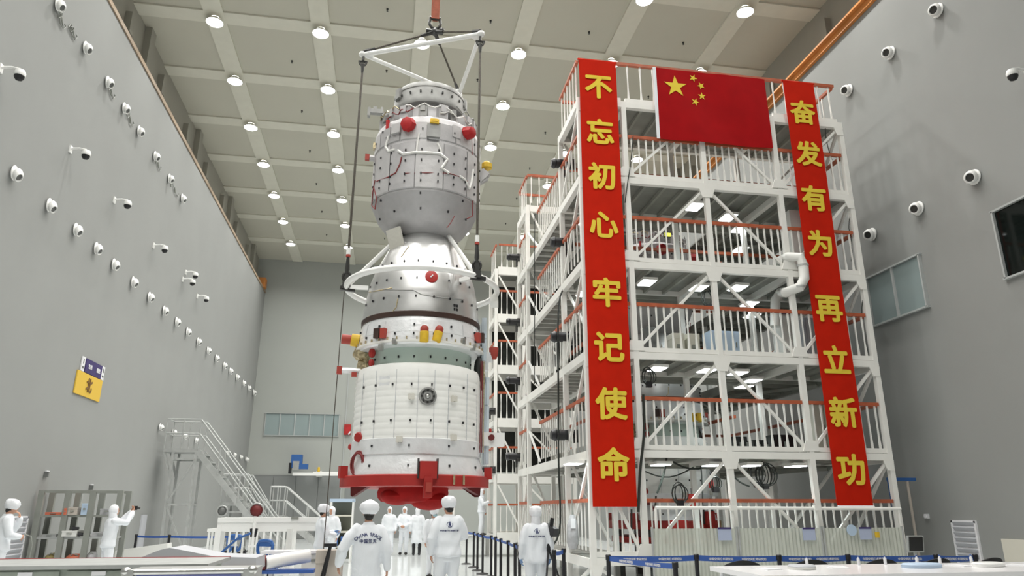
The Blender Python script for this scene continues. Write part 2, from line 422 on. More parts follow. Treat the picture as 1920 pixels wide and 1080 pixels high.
row2 = [(22, 325), (88, 386), (138, 431), (177, 464), (210, 495), (246, 529), (277, 557), (305, 580), (329, 596), (350, 612), (370, 632),
        (388, 650), (404, 663), (419, 677), (430, 690), (443, 700), (455, 711), (465, 720), (474, 730), (482, 738)]
row3 = [(297, 800), (322, 809), (343, 817), (365, 824), (425, 847), (437, 851), (449, 857), (459, 860), (469, 864)]
for row, z, nm in ((row1, 12.8, 'upper'), (row2, 8.4, 'middle'), (row3, 4.47, 'low')):
    for k, p in enumerate(row):
        q = at('x', XL, *p); nozzle((XL, min(q.y, YB - 0.5), z), NZ_L, 'white air nozzle, %s row of the left wall, %s from the near end' % (nm, ORD[k]), 'air nozzles of the left wall', (0.6, 0.8, 0.98) if nm != 'low' else (0.5, 0.6, 0.7))
for row, z, nm in (([(1760, 18), (1671, 98), (1593, 170)], 12.78, 'upper'), ([(1829, 332), (1724, 390), (1637, 440)], 8.48, 'middle')):
    for k, p in enumerate(row):
        q = at('x', XR, *p); nozzle((XR, q.y, z), NZ_R, 'white air nozzle, %s row of the right wall, %s from the near end' % (nm, ORD[k]), 'air nozzles of the right wall')
# thin loops of wire hanging beside the upper nozzles
def wire(pts, r, m, label, name='wall_wire', cat='cable', group=None):
    o = obj(name, MB().tube(pts, r, 6), m); tag(o, label, cat, group); return o
for k, (a, b) in enumerate((((110, 22), (118, 48)), ((132, 50), (140, 68)), ((203, 160), (212, 180)), ((238, 212), (248, 232)), ((292, 298), (300, 316)), ((318, 340), (334, 366)))):
    p, q = at('x', XL + 0.03, *a), at('x', XL + 0.03, *b)
    pts = [p.lerp(q, i / 14) + Vector((0, 0.16 * math.sin(i * 1.1), 0.10 * math.sin(i * 1.5))) for i in range(15)]
    wire(pts, 0.012, M['rackgrey'], 'thin looped wire below the %s upper nozzle of the left wall' % ORD[(0, 1, 2, 3, 5, 6)[k]], group='wires on the left wall')

# ---- dome cameras
cam_arm = MB().tube([(0, 0, 0.10), (0.25, 0, 0.13), (0.42, 0, 0.10), (0.45, 0, 0.04)], 0.035, 8).box((0.02, 0, 0.08), (0.04, 0.14, 0.22)).mesh('arm', M['whiteclean'])
cam_cap = MB().lathe([(0.03, 0.10), (0.10, 0.07), (0.125, 0.0), (0.125, -0.07), (0.12, -0.08)], 16).mesh('housing', M['whiteclean'])
cam_dome = MB().lathe([(0.11, -0.08), (0.105, -0.13), (0.075, -0.18), (0.03, -0.2)], 16).mesh('dome', M['black'])
def dome_camera(loc, side, label):
    r = thing('dome_camera', label, 'camera', loc, 0 if side > 0 else PI, group='dome cameras on the walls'); r.scale = (0.85, 0.85, 0.85)
    obj('arm', cam_arm, None, r); obj('housing', cam_cap, None, r, (0.45, 0, 0)); obj('dome', cam_dome, None, r, (0.45, 0, 0))
for k, p in enumerate([(37, 170), (160, 326), (238, 419), (310, 488), (362, 548), (388, 578)]):
    q = at('x', XL + 0.45, *p); dome_camera((XL, q.y, 10.05), 1, 'white dome camera on a left wall bracket, %s from the near end' % ORD[k])
q = at('x', XL + 0.45, 367, 537); dome_camera((XL, q.y, 10.42), 1, 'small white dome camera mounted just above the fifth one on the left wall')
q = at('x', XR - 0.45, 1892, 136); dome_camera((XR, q.y, q.z), -1, 'white dome camera with black dome alone high on the right wall')

# ---- windows
def window(name, origin, along, width, height, panes, glass, out):
    """origin: lower corner on the wall; along: unit vector; out: unit vector into the hall."""
    o, a, n = Vector(origin), Vector(along), Vector(out); up = Vector((0, 0, 1))
    R = Matrix((a, n, up)).transposed()
    fr = MB(); w = 0.04
    for z in (0, height): fr.box(o + a * width / 2 + up * z + n * 0.03, (width + 0.1, 0.10, w), R)
    for s in (0, width): fr.box(o + a * s + up * height / 2 + n * 0.03, (w, 0.10, height), R)
    f = struct(name, fr, M['frame'], smooth=False)
    pw = width / panes
    for k in range(panes):
        obj('window_pane', MB().box(o + a * (k + 0.5) * pw + up * height / 2 + n * 0.012, (pw - 0.05, 0.02, height - 0.06), R), glass, f, smooth=False)
        if k: obj('mullion', MB().box(o + a * k * pw + up * height / 2 + n * 0.03, (0.05, 0.08, height), R), M['frame'], f, smooth=False)
window('window_1', (-7.2, YB, 5.92), (1, 0, 0), 4.35, 1.33, 5, M['glass_grey'], (0, -1, 0))
window('window_2', (XR, 14.05, 6.13), (0, 1, 0), 1.93, 1.28, 2, M['glass_grey'], (-1, 0, 0))
window('window_3', (XR, 8.9, 6.1), (0, 1, 0), 2.94, 1.45, 1, M['glass_dark'], (-1, 0, 0))

# ---- big door in the back wall, panel joints
d = struct('door_1', MB().box((-5.1, YB - 0.02, 1.8), (5.2, 0.05, 3.6)), mat('door_grey', (0.20, 0.21, 0.205), 0.6), smooth=False)
dp = MB().box((0, 0, 0), (1.26, 0.04, 3.5)).mesh('door_panel', mat('door_panel_grey', (0.215, 0.225, 0.22), 0.6), False)
for k in range(4): obj('door_panel', dp, None, d, (-7.05 + 1.3 * k, YB - 0.06, 1.77))
struct('trim_3', MB().box((-2.45, YB - 0.02, 5.0), (0.05, 0.05, 10.0)), M['frame'], smooth=False)
mb = MB().box((0.55, YB - 0.03, 1.6), (5.5, 0.05, 3.2))
struct('door_2', mb, mat('door_grey_b', (0.22, 0.23, 0.225), 0.6), smooth=False)

# ---- louvred grilles, flat wall panels, signs
def grille(name, yc, w, h, z0, side, label):
    x = XL if side > 0 else XR
    r = thing(name, label, 'grille', (x, yc, z0), 0 if side > 0 else PI)
    fr = MB()
    for z in (0.02, h - 0.02): fr.box((0.02, 0, z), (0.05, w, 0.05))
    for s in (-1, 1): fr.box((0.02, s * (w / 2 - 0.02), h / 2), (0.05, 0.05, h))
    fr.box((0.004, 0, h / 2), (0.008, w, h))
    obj('frame', fr, M['signwhite'], r, smooth=False)
    n = 12; sl = MB().box((0, 0, 0), (0.035, w - 0.08, h / n * 0.75), (0, 0.5, 0)).mesh('slat', M['louvre'], False)
    for k in range(n): obj('slat', sl, None, r, (0.02, 0, h * (k + 0.5) / n))
grille('louvre_grille', 18.5, 0.8, 1.35, 0.15, 1, 'pale louvred air grille low on the left wall behind the person holding his chin')
grille('louvre_grille', 14.15, 0.68, 1.3, 0.12, -1, 'pale louvred air grille low on the right wall beyond the barrier belt')
tag(obj('wall_panel', MB().box((XL + 0.02, 27.5, 0.9), (0.04, 0.55, 1.15)), M['louvre'], smooth=False), 'narrow grey panel low on the left wall between the photographer and the stair platform', 'panel')
tag(obj('wall_panel', MB().box((XR - 0.02, 12.35, 0.55), (0.04, 1.75, 1.08)), M['cream'], smooth=False), 'low cream panel on the right wall near the right edge of the picture', 'panel')
tag(obj('wall_socket', MB().box((XR - 0.03, 15.2, 1.5), (0.06, 0.1, 0.1)).box((XR - 0.07, 15.2, 1.5), (0.03, 0.06, 0.06)), M['signwhite']), 'small white socket box on the right wall beside the blue stand', 'socket')
def wallprint(me, y, z, x):      # lettering on the left wall (reads along +Y, faces +X)
    T = Matrix(((0, 0, 1, x), (1, 0, 0, y), (0, 1, 0, z), (0, 0, 0, 1)))
    me.transform(T); return me
sgn = thing('compass_sign', 'yellow wall sign marked north under a purple notice on the left wall', 'sign', (XL, 21.0, 4.5), world=True)
obj('yellow_plate', MB().box((XL + 0.02, 21.0, 4.83), (0.03, 1.75, 0.60)), M['signyellow'], sgn, smooth=False, label='yellow plate')
me = wallprint(text_mesh('北', 0.40, 0.012), 20.98, 4.85, XL + 0.045); me.materials.append(M['signbrown']); obj('lettering', me, None, sgn)
nt_ = thing('purple_notice', 'purple notice with white lettering above the yellow sign on the left wall', 'sign', (XL, 21.1, 5.14), world=True)
obj('plate', MB().box((XL + 0.02, 21.12, 5.33), (0.03, 1.14, 0.37)), M['signpurple'], nt_, smooth=False)
for y, s in ((20.83, '文明'), (21.42, '规范')):
    me = wallprint(text_mesh(s, 0.13, 0.004), y, 5.33, XL + 0.045); me.materials.append(M['signwhite']); obj('lettering', me, None, nt_)
for y, wd, lab in ((20.38, 0.2, 'small white plate at the left end of the purple notice on the wall'), (21.80, 0.2, 'small white plate at the right end of the purple notice on the wall')):
    r = thing('side_plate', lab, 'sign', (XL, y, 5.14), world=True)
    obj('plate', MB().box((XL + 0.02, y, 5.33), (0.03, wd, 0.38)), M['signwhite'], r, smooth=False)
    obj('print', MB().box((XL + 0.038, y, 5.40), (0.006, 0.05, 0.12)).box((XL + 0.038, y, 5.24), (0.006, 0.11, 0.05)), M['shadowgrey'], r, smooth=False)
for k, (px, py) in enumerate(((172, 912), (88, 887))):
    q = at('x', XL + 0.05, px, py); r = thing('wall_socket', 'small white socket on the left wall above the grey rack, %s one' % ('right', 'left')[k], 'socket', (XL, q.y, q.z), world=True)
    obj('plate', MB().box((XL + 0.02, q.y + 0.08, q.z), (0.04, 0.16, 0.12)), M['signwhite'], r); obj('plug', MB().box((XL + 0.05, q.y - 0.02, q.z - 0.03), (0.10, 0.06, 0.12)), M['shadowgrey'], r)
# red fire box, blue hoist and white beam at the back wall
r = thing('fire_alarm_box', 'small red box on the back wall beside the hanging spacecraft', 'box', (-2.3, YB, 6.0), world=True)
obj('case', MB().box((-2.3, YB - 0.08, 6.33), (0.42, 0.16, 0.62)), M['redpaint'], r); obj('door', MB().box((-2.27, YB - 0.17, 6.3), (0.3, 0.02, 0.42)), M['red'], r); obj('handle', MB().box((-2.16, YB - 0.19, 6.12), (0.08, 0.03, 0.22), (0, 0.6, 0)), M['signwhite'], r)
r = thing('wall_hoist', 'blue hoist motor standing on a white jib beam at the back wall', 'hoist', (-3.8, YB, 3.6), world=True)
obj('motor', MB().box((-5.05, 44.9, 4.35), (0.62, 0.5, 0.75)).box((-4.75, 44.8, 4.05), (0.75, 0.4, 0.28)), M['hoistblue'], r)
obj('control_box', MB().box((-5.38, 44.8, 3.95), (0.14, 0.4, 0.6)), M['black'], r); obj('fin', MB().box((-5.05, 44.62, 4.1), (0.35, 0.06, 0.5)), M['alu'], r)
obj('jib_beam', MB().box((-3.75, 44.9, 3.62), (2.9, 0.5, 0.16)).box((-3.2, 44.9, 3.72), (1.7, 0.4, 0.08)), M['whiteclean'], r, smooth=False)
obj('bracket', MB().box((-3.75, 45.4, 3.66), (0.3, 0.8, 0.3)), M['white'], r); obj('lamp', MB().lathe([(0.02, 0.28), (0.07, 0.25), (0.08, 0.0)], 10, (-3.75, 44.75, 3.76)), M['yellowcap'], r, label='yellow beacon')

# ================================================================== THE SERVICE TOWERS
CX = [4.15, 5.23, 7.18, 9.08, 10.95]; CZ = [0.75, 2.83, 4.90, 6.96, 9.03, 11.02]
TY0, TY1 = 14.5, 16.4
RAILH = 1.04
_bal = MB()
_n = 6; prof = [(0.0, .028), (0.10, .026), (0.32, .013), (0.62, .012), (0.86, .020), (0.93, .022), (1.0, .018)]
for (z, w) in prof: _bal.v += [(-w, -0.012, z), (w, -0.012, z), (w, 0.012, z), (-w, 0.012, z)]
for i in range(len(prof) - 1): _bal.f += [(i * 4 + j, i * 4 + (j + 1) % 4, i * 4 + 4 + (j + 1) % 4, i * 4 + 4 + j) for j in range(4)]
BAL = _bal.mesh('baluster', M['white'], True, 0.5)
def box_mesh(name, d, m): return MB().box((0, 0, 0), d).mesh(name, m, False)
_cache = {}
def beam(parent, p, q, w, h, name, m):
    """a straight member from p to q; members of one length and section share their mesh"""
    p, q = Vector(p), Vector(q); d = q - p; L = round(d.length, 3); key = (name, L, w, h, m.name)
    if key not in _cache: _cache[key] = MB().box((0, 0, 0), (w, L, h)).mesh(name, m, False)
    o = obj(name, _cache[key], None, parent, (p + q) / 2)
    dn = d.normalized()
    if abs(dn.z) > 0.999: o.rotation_euler = (PI / 2, 0, 0)
    else:
        x = dn.cross(Vector((0, 0, 1))).normalized(); z = x.cross(dn)
        o.rotation_euler = Matrix((x, dn, z)).transposed().to_euler()
    return o
def deck_panel(parent, x0, x1, y0, y1, z, m='deck'):
    mb = MB().box(((x0 + x1) / 2, (y0 + y1) / 2, z - 0.02), (x1 - x0, y1 - y0, 0.04))
    o = obj('deck_panel', mb, M[m], parent, smooth=False)
    return o
def rail(parent, p, q, z, n, hr=True, bot=0.10):
    p, q = Vector(p), Vector(q)
    a = math.atan2(q.y - p.y, q.x - p.x)
    for k in range(n):
        c = p.lerp(q, (k + 0.5) / n)
        obj('baluster', BAL, None, parent, (c.x, c.y, z + bot), (0, 0, a), (1, 1, RAILH - bot))
    if hr: beam(parent, (p.x, p.y, z + RAILH + 0.03), (q.x, q.y, z + RAILH + 0.03), 0.075, 0.075, 'handrail', M['handrail'])
def gusset(parent, x, y, z, up):
    s = 1 if up else -1
    a_ = 0.055 if x < CX[0] + .1 else 0.20; b_ = 0.055 if x > CX[4] - .1 else 0.20
    mb = MB().prism([(-a_, 0), (b_, 0), (b_ * 0.6, s * 0.22), (-a_ * 0.6, s * 0.22)], 0.03)
    obj('gusset', mb, M['white'], parent, (x, y, z), smooth=False)
COLM = box_mesh('column', (0.115, 0.115, CZ[5]), M['white'])

# ---- front tower
ft = thing('service_tower', 'tall white front service tower with orange handrails carrying two red banners and a flag', 'tower', (CX[0], TY0, 0), group='white service towers', world=True)
for y in (TY0, TY1):
    for x in CX: obj('column', COLM, None, ft, (x, y, CZ[5] / 2))
for k, z in enumerate(CZ):
    for i in range(4):
        a, b = CX[i], CX[i + 1]
        for y in (TY0, TY1):
            beam(ft, (a + .055, y, z - 0.085), (b - .055, y, z - 0.085), 0.12, 0.145, 'beam', M['white'])
            if y == TY0: beam(ft, (a + .055, y - 0.01, z + 0.05), (b - .055, y - 0.01, z + 0.05), 0.06, 0.10, 'toe_board', M['white'])
        deck_panel(ft, a + .02, b - .02, TY0 + .07, TY1 - .07, z - 0.02)
        for j in range(1, 4):
            xx = a + (b - a) * j / 4
            beam(ft, (xx, TY0 + .08, z - 0.10), (xx, TY1 - .08, z - 0.10), 0.06, 0.12, 'joist', M['joist'])
        if k < 5:
            rail(ft, (a + .08, TY0, 0), (b - .08, TY0, 0), z, (6, 10, 10, 9)[i])
        else:
            rail(ft, (a, TY0, 0), (b, TY0, 0), z, (3, 6, 6, 6)[i], bot=0.02)
        if 2 < k < 6: rail(ft, (a + .08, TY1, 0), (b - .08, TY1, 0), z, (0, 8, 8, 7)[i] if k == 5 else 0)
    for x in CX:
        beam(ft, (x, TY0 + .07, z - 0.12), (x, TY1 - .07, z - 0.12), 0.12, 0.18, 'cross_beam', M['white'])
    for x in (CX[0], CX[4]):
        rail(ft, (x, TY0 + .08, 0), (x, TY1 - .08, 0), z, 6)
# diagonal braces, bay by bay: \ / \ /
for k in range(-1, 5):
    z0, z1 = (0.02 if k < 0 else CZ[k] + 0.1), CZ[k + 1] - 0.20
    for i in range(4):
        a, b = CX[i] + 0.1, CX[i + 1] - 0.1
        if i % 2 == 0: p, q = (a, z1), (b, z0)
        else: p, q = (a, z0), (b, z1)
        beam(ft, (p[0], TY0 + 0.01, p[1]), (q[0], TY0 + 0.01, q[1]), 0.058, 0.058, 'brace', M['white'])
        if k in (0, 2, 4) and i in (0, 3): beam(ft, (p[0], TY1, p[1]), (q[0], TY1, q[1]), 0.06, 0.06, 'brace', M['white'])
    for x in (CX[0], CX[2], CX[4]): gusset(ft, x, TY0 - 0.055, CZ[k + 1] - 0.15, False)
    if k >= 0:
        for x in (CX[1], CX[3]): gusset(ft, x, TY0 - 0.055, CZ[k] + 0.02, True)
    # braces of the end faces
    for x in (CX[0], CX[4]):
        beam(ft, (x, TY0 + 0.1, z1), (x, TY1 - 0.1, z0), 0.06, 0.06, 'brace', M['white'])

# ---- interior working decks behind the front tower, round the second spacecraft
BX, BY = 7.25, 18.6
wd = thing('working_decks', 'dark grey working decks with slatted undersides between the white towers', 'decks', (7.5, 19, 0), world=True)
for k in range(1, 5):
    z = CZ[k]
    rects = [(5.25, 5.6, TY1 + .1, 22.4), (8.95, 10.95, TY1 + .1, 22.4), (5.6, 8.95, TY1 + .1, 16.95), (5.6, 8.95, 20.3, 22.4)]
    if k == 4: rects = [(5.25, 6.0, TY1 + .1, 22.4), (8.5, 10.95, TY1 + .1, 22.4), (6.0, 8.5, TY1 + .1, 17.35), (6.0, 8.5, 19.85, 22.4)]  # hole drawn tighter here to keep overhead light off the second craft
    for (x0, x1, y0, y1) in rects:
        deck_panel(wd, x0 + .01, x1 - .01, y0, y1, z - 0.03)
        n = max(1, int((y1 - y0) / 0.55))
        if x1 - x0 > 1:
            for j in range(n):
                yy = y0 + (y1 - y0) * (j + 0.5) / n
                beam(wd, (x0 + .03, yy, z - 0.12), (x1 - .03, yy, z - 0.12), 0.07, 0.12, 'joist', M['joist'])
    for (p, q) in (((5.6, 16.9), (8.95, 16.9)), ((5.6, 20.35), (8.95, 20.35)), ((8.95, 16.95), (8.95, 20.3)), ((5.6, 16.95), (5.6, 20.3)), ((5.3, 22.4), (10.95, 22.4)), ((10.95, 16.5), (10.95, 22.4))):
        beam(wd, (p[0], p[1], z - 0.14), (q[0], q[1], z - 0.14), 0.12, 0.2, 'deck_beam', M['joist'])
    # raking struts under the decks
    for (p, q) in (((8.9, 16.6), (10.8, 19.4)), ((10.8, 16.6), (8.9, 19.4)), ((8.9, 19.5), (10.8, 22.2))):
        beam(wd, (p[0], p[1], z - 0.24), (q[0], q[1], z - 0.24), 0.07, 0.07, 'strut', M['joist'])
pm = box_mesh('post', (0.12, 0.12, CZ[4]), M['white'])
for (x, y) in ((9.0, 19.0), (8.85, 22.3), (10.9, 19.4), (10.9, 22.3), (5.4, 22.3), (7.2, 22.3)):
    obj('post', pm, None, wd, (x, y, CZ[4] / 2))
for k in range(1, 5):
    for i, (p, q, n) in enumerate((((8.72, 17.1), (8.72, 20.1), 0), ((8.9, 21.9), (10.9, 21.9), 0), ((10.9, 16.6), (10.9, 21.9), 10))):
        rail(wd, (*p, 0), (*q, 0), CZ[k], n)
# black sheets added at the rear to darken the deck interior
for k in range(2, 4):
    for i, (x0, x1) in enumerate(((5.3, 7.1), (7.1, 8.9))):
        pts = []; n = 24
        top = CZ[k + 1] - 0.065; bot = CZ[k] + 0.05
        vs = []; fs = []
        for s_ in (0, 1):
            for j in range(n + 1):
                vs.append((x0 + (x1 - x0) * j / n, 22.12 + 0.04 * math.sin(j * 1.9) + 0.03 * s_, bot)); vs.append((x0 + (x1 - x0) * j / n, 22.12 + 0.04 * math.sin(j * 1.9) + 0.03 * s_, top))
        m_ = 2 * (n + 1)
        for j in range(n):
            a = 2 * j
            fs += [(a, a + 2, a + 3, a + 1), (m_ + a + 1, m_ + a + 3, m_ + a + 2, m_ + a), (a, m_ + a, m_ + a + 2, a + 2), (a + 1, a + 3, m_ + a + 3, m_ + a + 1)]
        fs += [(0, 1, m_ + 1, m_), (2 * n, m_ + 2 * n, m_ + 2 * n + 1, 2 * n + 1)]
        o = obj('black_shade_sheet', MB().add(vs, fs), M['shade_sheet'])
        tag(o, 'added black shade sheet at the tower rear, %s deck up, %s of the pair' % (ORD[k - 1], ('left', 'right')[i]), 'shade_sheet', 'shade sheets behind the working decks')

# ---- left wing: the middle tower with side bridges
mt = thing('service_tower', 'slim white middle service tower behind the left edge of the front one', 'tower', (4.15, 20.9, 0), group='white service towers', world=True)
for y in (20.9, 22.4):
    for x in (4.15, 5.2): obj('column', COLM, None, mt, (x, y, CZ[5] / 2))
for k, z in enumerate(CZ):
    for y in (20.9, 22.4): beam(mt, (4.22, y, z - .12), (5.13, y, z - .12), 0.12, 0.2, 'beam', M['white'])
    for x in (4.15, 5.2): beam(mt, (x, 20.97, z - .12), (x, 22.33, z - .12), 0.12, 0.2, 'cross_beam', M['white'])
    deck_panel(mt, 4.2, 5.15, 20.95, 22.35, z)
    if k == 5:
        rail(mt, (4.15, 20.9, 0), (5.2, 20.9, 0), z, 4); rail(mt, (4.15, 22.4, 0), (5.2, 22.4, 0), z, 4)
    rail(mt, (4.15, 20.98, 0), (4.15, 22.32, 0), z, 5)
    if k < 5:
        beam(mt, (4.15, 21.0, CZ[k + 1] - .2), (4.15, 22.3, z), 0.06, 0.06, 'brace', M['white'])
        beam(mt, (4.25, 20.9, CZ[k + 1] - .2), (5.1, 20.9, z), 0.06, 0.06, 'brace', M['white'])
    if 0 <= k < 5:                                  # bridge to the front tower
        for x in (4.15, 5.2): beam(mt, (x, TY1 + .08, z - .12), (x, 20.82, z - .12), 0.1, 0.2, 'bridge_beam', M['white'])
        deck_panel(mt, 4.2, 5.15, TY1 + .08, 20.85, z, 'decklight')
        for j in range(9):
            yy = TY1 + .3 + j * 0.5
            beam(mt, (4.2, yy, z - .10), (5.15, yy, z - .10), 0.12, 0.10, 'slat', M['decklight'])
        rail(mt, (4.15, TY1 + .1, 0), (4.15, 19.3, 0), z, 12)
        if k > 0: rail(mt, (5.2, TY1 + .1, 0), (5.2, 20.8, 0), z, 12)
        # folding stay of the bridge
        beam(mt, (4.15, 19.4, z + .05), (4.15, 20.85, z + 1.0), 0.05, 0.05, 'stay', M['whiteclean'])
# ---- rear tower
rt = thing('service_tower', 'white rear service tower with dark bays beside the hanging spacecraft', 'tower', (4.13, 27.4, 0), group='white service towers', world=True)
RX = (4.13, 5.25, 7.2)
for y in (27.4, 29.0):
    for x in RX: obj('column', COLM, None, rt, (x, y, CZ[5] / 2))
for k, z in enumerate(CZ):
    for i in range(2):
        for y in (27.4, 29.0): beam(rt, (RX[i] + .07, y, z - .08), (RX[i + 1] - .07, y, z - .08), 0.14, 0.34, 'beam', M['white'])
        deck_panel(rt, RX[i] + .02, RX[i + 1] - .02, 27.47, 28.93, z + .05)
        rail(rt, (RX[i] + .1, 27.4, 0), (RX[i + 1] - .1, 27.4, 0), z, (4, 6)[i], bot=0.09)
        if k < 5:
            beam(rt, (RX[i] + .1, 27.38, CZ[k + 1] - .3), (RX[i + 1] - .1, 27.38, z + .1), 0.06, 0.06, 'brace', M['white'])
            obj('bay_shade_panel', MB().box(((RX[i] + RX[i + 1]) / 2, 29.0, z + 1.1), (RX[i + 1] - RX[i] - .16, 0.04, 1.75)), M['shade_sheet'], rt, smooth=False, label='added black panel shading the bay') if k > 0 else None  # black panels added to give the bays their dark interior
    for x in RX: beam(rt, (x, 27.47, z - .08), (x, 28.93, z - .08), 0.12, 0.2, 'cross_beam', M['white'])
    rail(rt, (4.13, 27.5, 0), (4.13, 28.9, 0), z, 4)

# ---- lamps under the tower decks
dl_frame = MB().box((0, 0, 0.03), (0.36, 0.50, 0.06)).mesh('housing', M['white'], False)
dl_glow = MB().box((0, 0, -0.008), (0.30, 0.44, 0.02)).mesh('diffuser', M['decklamp'], False)
LEVEL = {1: 'lowest', 2: 'second', 3: 'third', 4: 'fourth'}
cnt = {}
for p, k in (((1303, 388), 4), ((1365, 408), 4), ((1386, 430), 4), ((1388, 468), 4), ((1093, 415), 4), ((1213, 530), 3), ((1310, 540), 3), ((1383, 540), 3),
             ((1405, 570), 3), ((1410, 592), 3), ((1096, 551), 3), ((1232, 690), 2), ((1325, 690), 2), ((1383, 700), 2), ((1410, 714), 2), ((1395, 725), 2),
             ((1238, 860), 1), ((1335, 862), 1), ((1405, 862), 1), ((1490, 862), 1), ((1075, 868), 1)):
    z = CZ[k] - 0.27
    q = at('z', z, *p)
    if q.y < TY0 + .45: q = at('y', TY0 + .45, *p); q.z = z
    cnt[k] = cnt.get(k, 0) + 1
    r = thing('deck_lamp', 'square white lamp under the %s tower deck, %s from the left' % (LEVEL[k], ORD[cnt[k] - 1]), 'lamp', (q.x, q.y, z), group='lamps under the tower decks')
    obj('housing', dl_frame, None, r); obj('diffuser', dl_glow, None, r)
    hall_light('lamp_light', r, DECK_LAMP_POWER * (1.8 if k == 1 else 1.0), 0.32, -0.03, (0.88, 1.0, 1.0))

# ---- black devices bracketed to the left columns
dev = MB().tube([(-0.36, 0, 0), (-0.30, 0, 0), (-0.28, 0, 0), (0.02, 0, 0)], [0.07, 0.10, 0.085, 0.085], 12).mesh('barrel', M['black'])
dev2 = MB().box((-0.02, 0, -0.02), (0.16, 0.14, 0.2)).box((-0.1, 0, -0.16), (0.05, 0.05, 0.18)).mesh('bracket', M['darkmetal'])
for (p, yy, lab) in (((1070, 309), 16.4, 'front tower, top'), ((1070, 456), 16.4, 'front tower, second from the top'), ((1073, 633), 16.4, 'front tower, third from the top'), ((1075, 816), 16.4, 'front tower, lowest'),
                     ((976, 483), 22.4, 'middle tower, top'), ((976, 604), 22.4, 'middle tower, second from the top'), ((976, 714), 22.4, 'middle tower, third from the top'), ((976, 856), 22.4, 'middle tower, lowest'),
                     ((925, 770), 27.4, 'rear tower, upper'), ((925, 880), 27.4, 'rear tower, lower')):
    q = at('y', yy, *p); s = 1.45 if yy < 20 else 1.3
    r = thing('winch_motor', 'black cylindrical motor on a left column of the %s one' % lab, 'motor', (q.x, yy, q.z), group='black motors on the tower columns')
    r.scale = (s, s, s)
    obj('barrel', dev, None, r); obj('bracket', dev2, None, r)

# ================================================================== THE SPACECRAFT
SX, SY, SZ = 0.62, 14.5, 2.04
def S(px, py, r):
    """azimuth (0 faces the camera) and height above the base of a picture point on the craft's skin"""
    d = _F * FPX + _R * (px - 960) + _U * (540 - py); d.normalize()
    ox, oy = -SX, -SY
    a = d.x ** 2 + d.y ** 2; b = 2 * (ox * d.x + oy * d.y); c = ox * ox + oy * oy - r * r
    disc = b * b - 4 * a * c
    t = (-b - math.sqrt(max(0, disc))) / 2 / a
    p = EYE + d * t
    return math.atan2(p.x - SX, -(p.y - SY)), p.z - SZ
def cyl(a, r, z): return Vector((r * math.sin(a), -r * math.cos(a), z))
def skin(pts, r): return [cyl(a, r, z) for a, z in (S(x, y, r) for x, y in pts)]
def radial(a, tilt=0.0): return Matrix.Rotation(a, 4, 'Z') @ Matrix.Rotation(tilt, 4, 'X')
def onskin(px, py, r, tilt=0.0):
    """frame at a skin point: local -y points outwards, z up"""
    a, z = S(px, py, r)
    return Matrix.Translation(cyl(a, r, z)) @ radial(a, tilt)
W = lambda l: [(r, z - SZ) for r, z in l]
sc = thing('spacecraft', 'white and silver crewed spacecraft hanging in slings over a red base ring', 'spacecraft', (SX, SY, SZ), group='crewed spacecraft')
obj('docking_ring', MB().lathe(W([(0.70, 10.06), (0.80, 10.08), (0.815, 10.14), (0.80, 10.22), (0.80, 10.38), (0.785, 10.46), (0.80, 10.47), (0.80, 10.52), (0.76, 10.60), (0.70, 10.62), (0.62, 10.60), (0.60, 10.45)]), 64), M['dockgrey'], sc)
obj('docking_collar', MB().lathe(W([(0.80, 9.62), (0.73, 9.70), (0.715, 10.0), (0.71, 10.07), (0.70, 10.10)]), 56), M['orb'], sc)
dn = MB()
for k in range(9): dn.box(cyl(-1.2 + k * 0.3, 0.81, 10.33 - SZ), (0.03, 0.03, 0.05), radial(-1.2 + k * 0.3).to_3x3())
obj('docking_bolts', dn, M['darkmetal'], sc, kind='stuff')
for a in (-2.2, 1.35, -1.05):
    obj('docking_guide', MB().box(cyl(a, 0.80, 10.42 - SZ), (0.16, 0.1, 0.24), radial(a).to_3x3()), M['dockgrey'], sc)
om = obj('orbital_module', MB().lathe(W([(0.50, 7.09), (0.62, 7.14), (0.84, 7.30), (1.03, 7.55), (1.13, 7.80), (1.145, 7.82), (1.15, 8.2), (1.155, 8.93), (1.15, 8.95), (1.15, 9.46), (1.12, 9.52), (0.98, 9.60), (0.80, 9.66), (0.70, 9.68)]), 72), M['orb'], sc)
# raised blanket panels with joints between
for k in range(7):
    a0 = -1.75 + k * 0.5; a1 = a0 + 0.485
    prof = W([(1.15, 7.86), (1.175, 7.88), (1.175, 8.905), (1.15, 8.925)])
    obj('blanket_panel', MB().lathe(prof, 10, a0=a0, a1=a1, caps=False), M['orb2'] if k % 2 else M['orb'], om)
for k in range(6):
    a0 = -1.6 + k * 0.52
    obj('blanket_panel', MB().lathe(W([(1.15, 8.97), (1.168, 8.99), (1.168, 9.36), (1.15, 9.38)]), 8, a0=a0, a1=a0 + 0.5, caps=False), M['orb'] if k % 2 else M['orb2'], om)
def studs(spec, parent, r=0.022):
    mb = MB()
    for rr, z, azs in spec:
        for a in azs: mb.box(cyl(a, rr + 0.006, z - SZ), (0.026, 0.03, 0.042), radial(a).to_3x3())
    return obj('stud', mb, M['black'], parent, kind='stuff')
AZ = [math.radians(d) for d in (-75, -58, -42, -25, -8.5, 8.5, 25, 40, 56, 72)]
studs([(1.175, z, AZ) for z in (8.02, 8.18, 8.48, 8.72)] + [(1.165, 9.2, AZ[::2]), (1.165, 9.33, AZ[1::2]), (0.99, 7.48, AZ[::2]), (1.12, 7.76, AZ[1::3])], om)
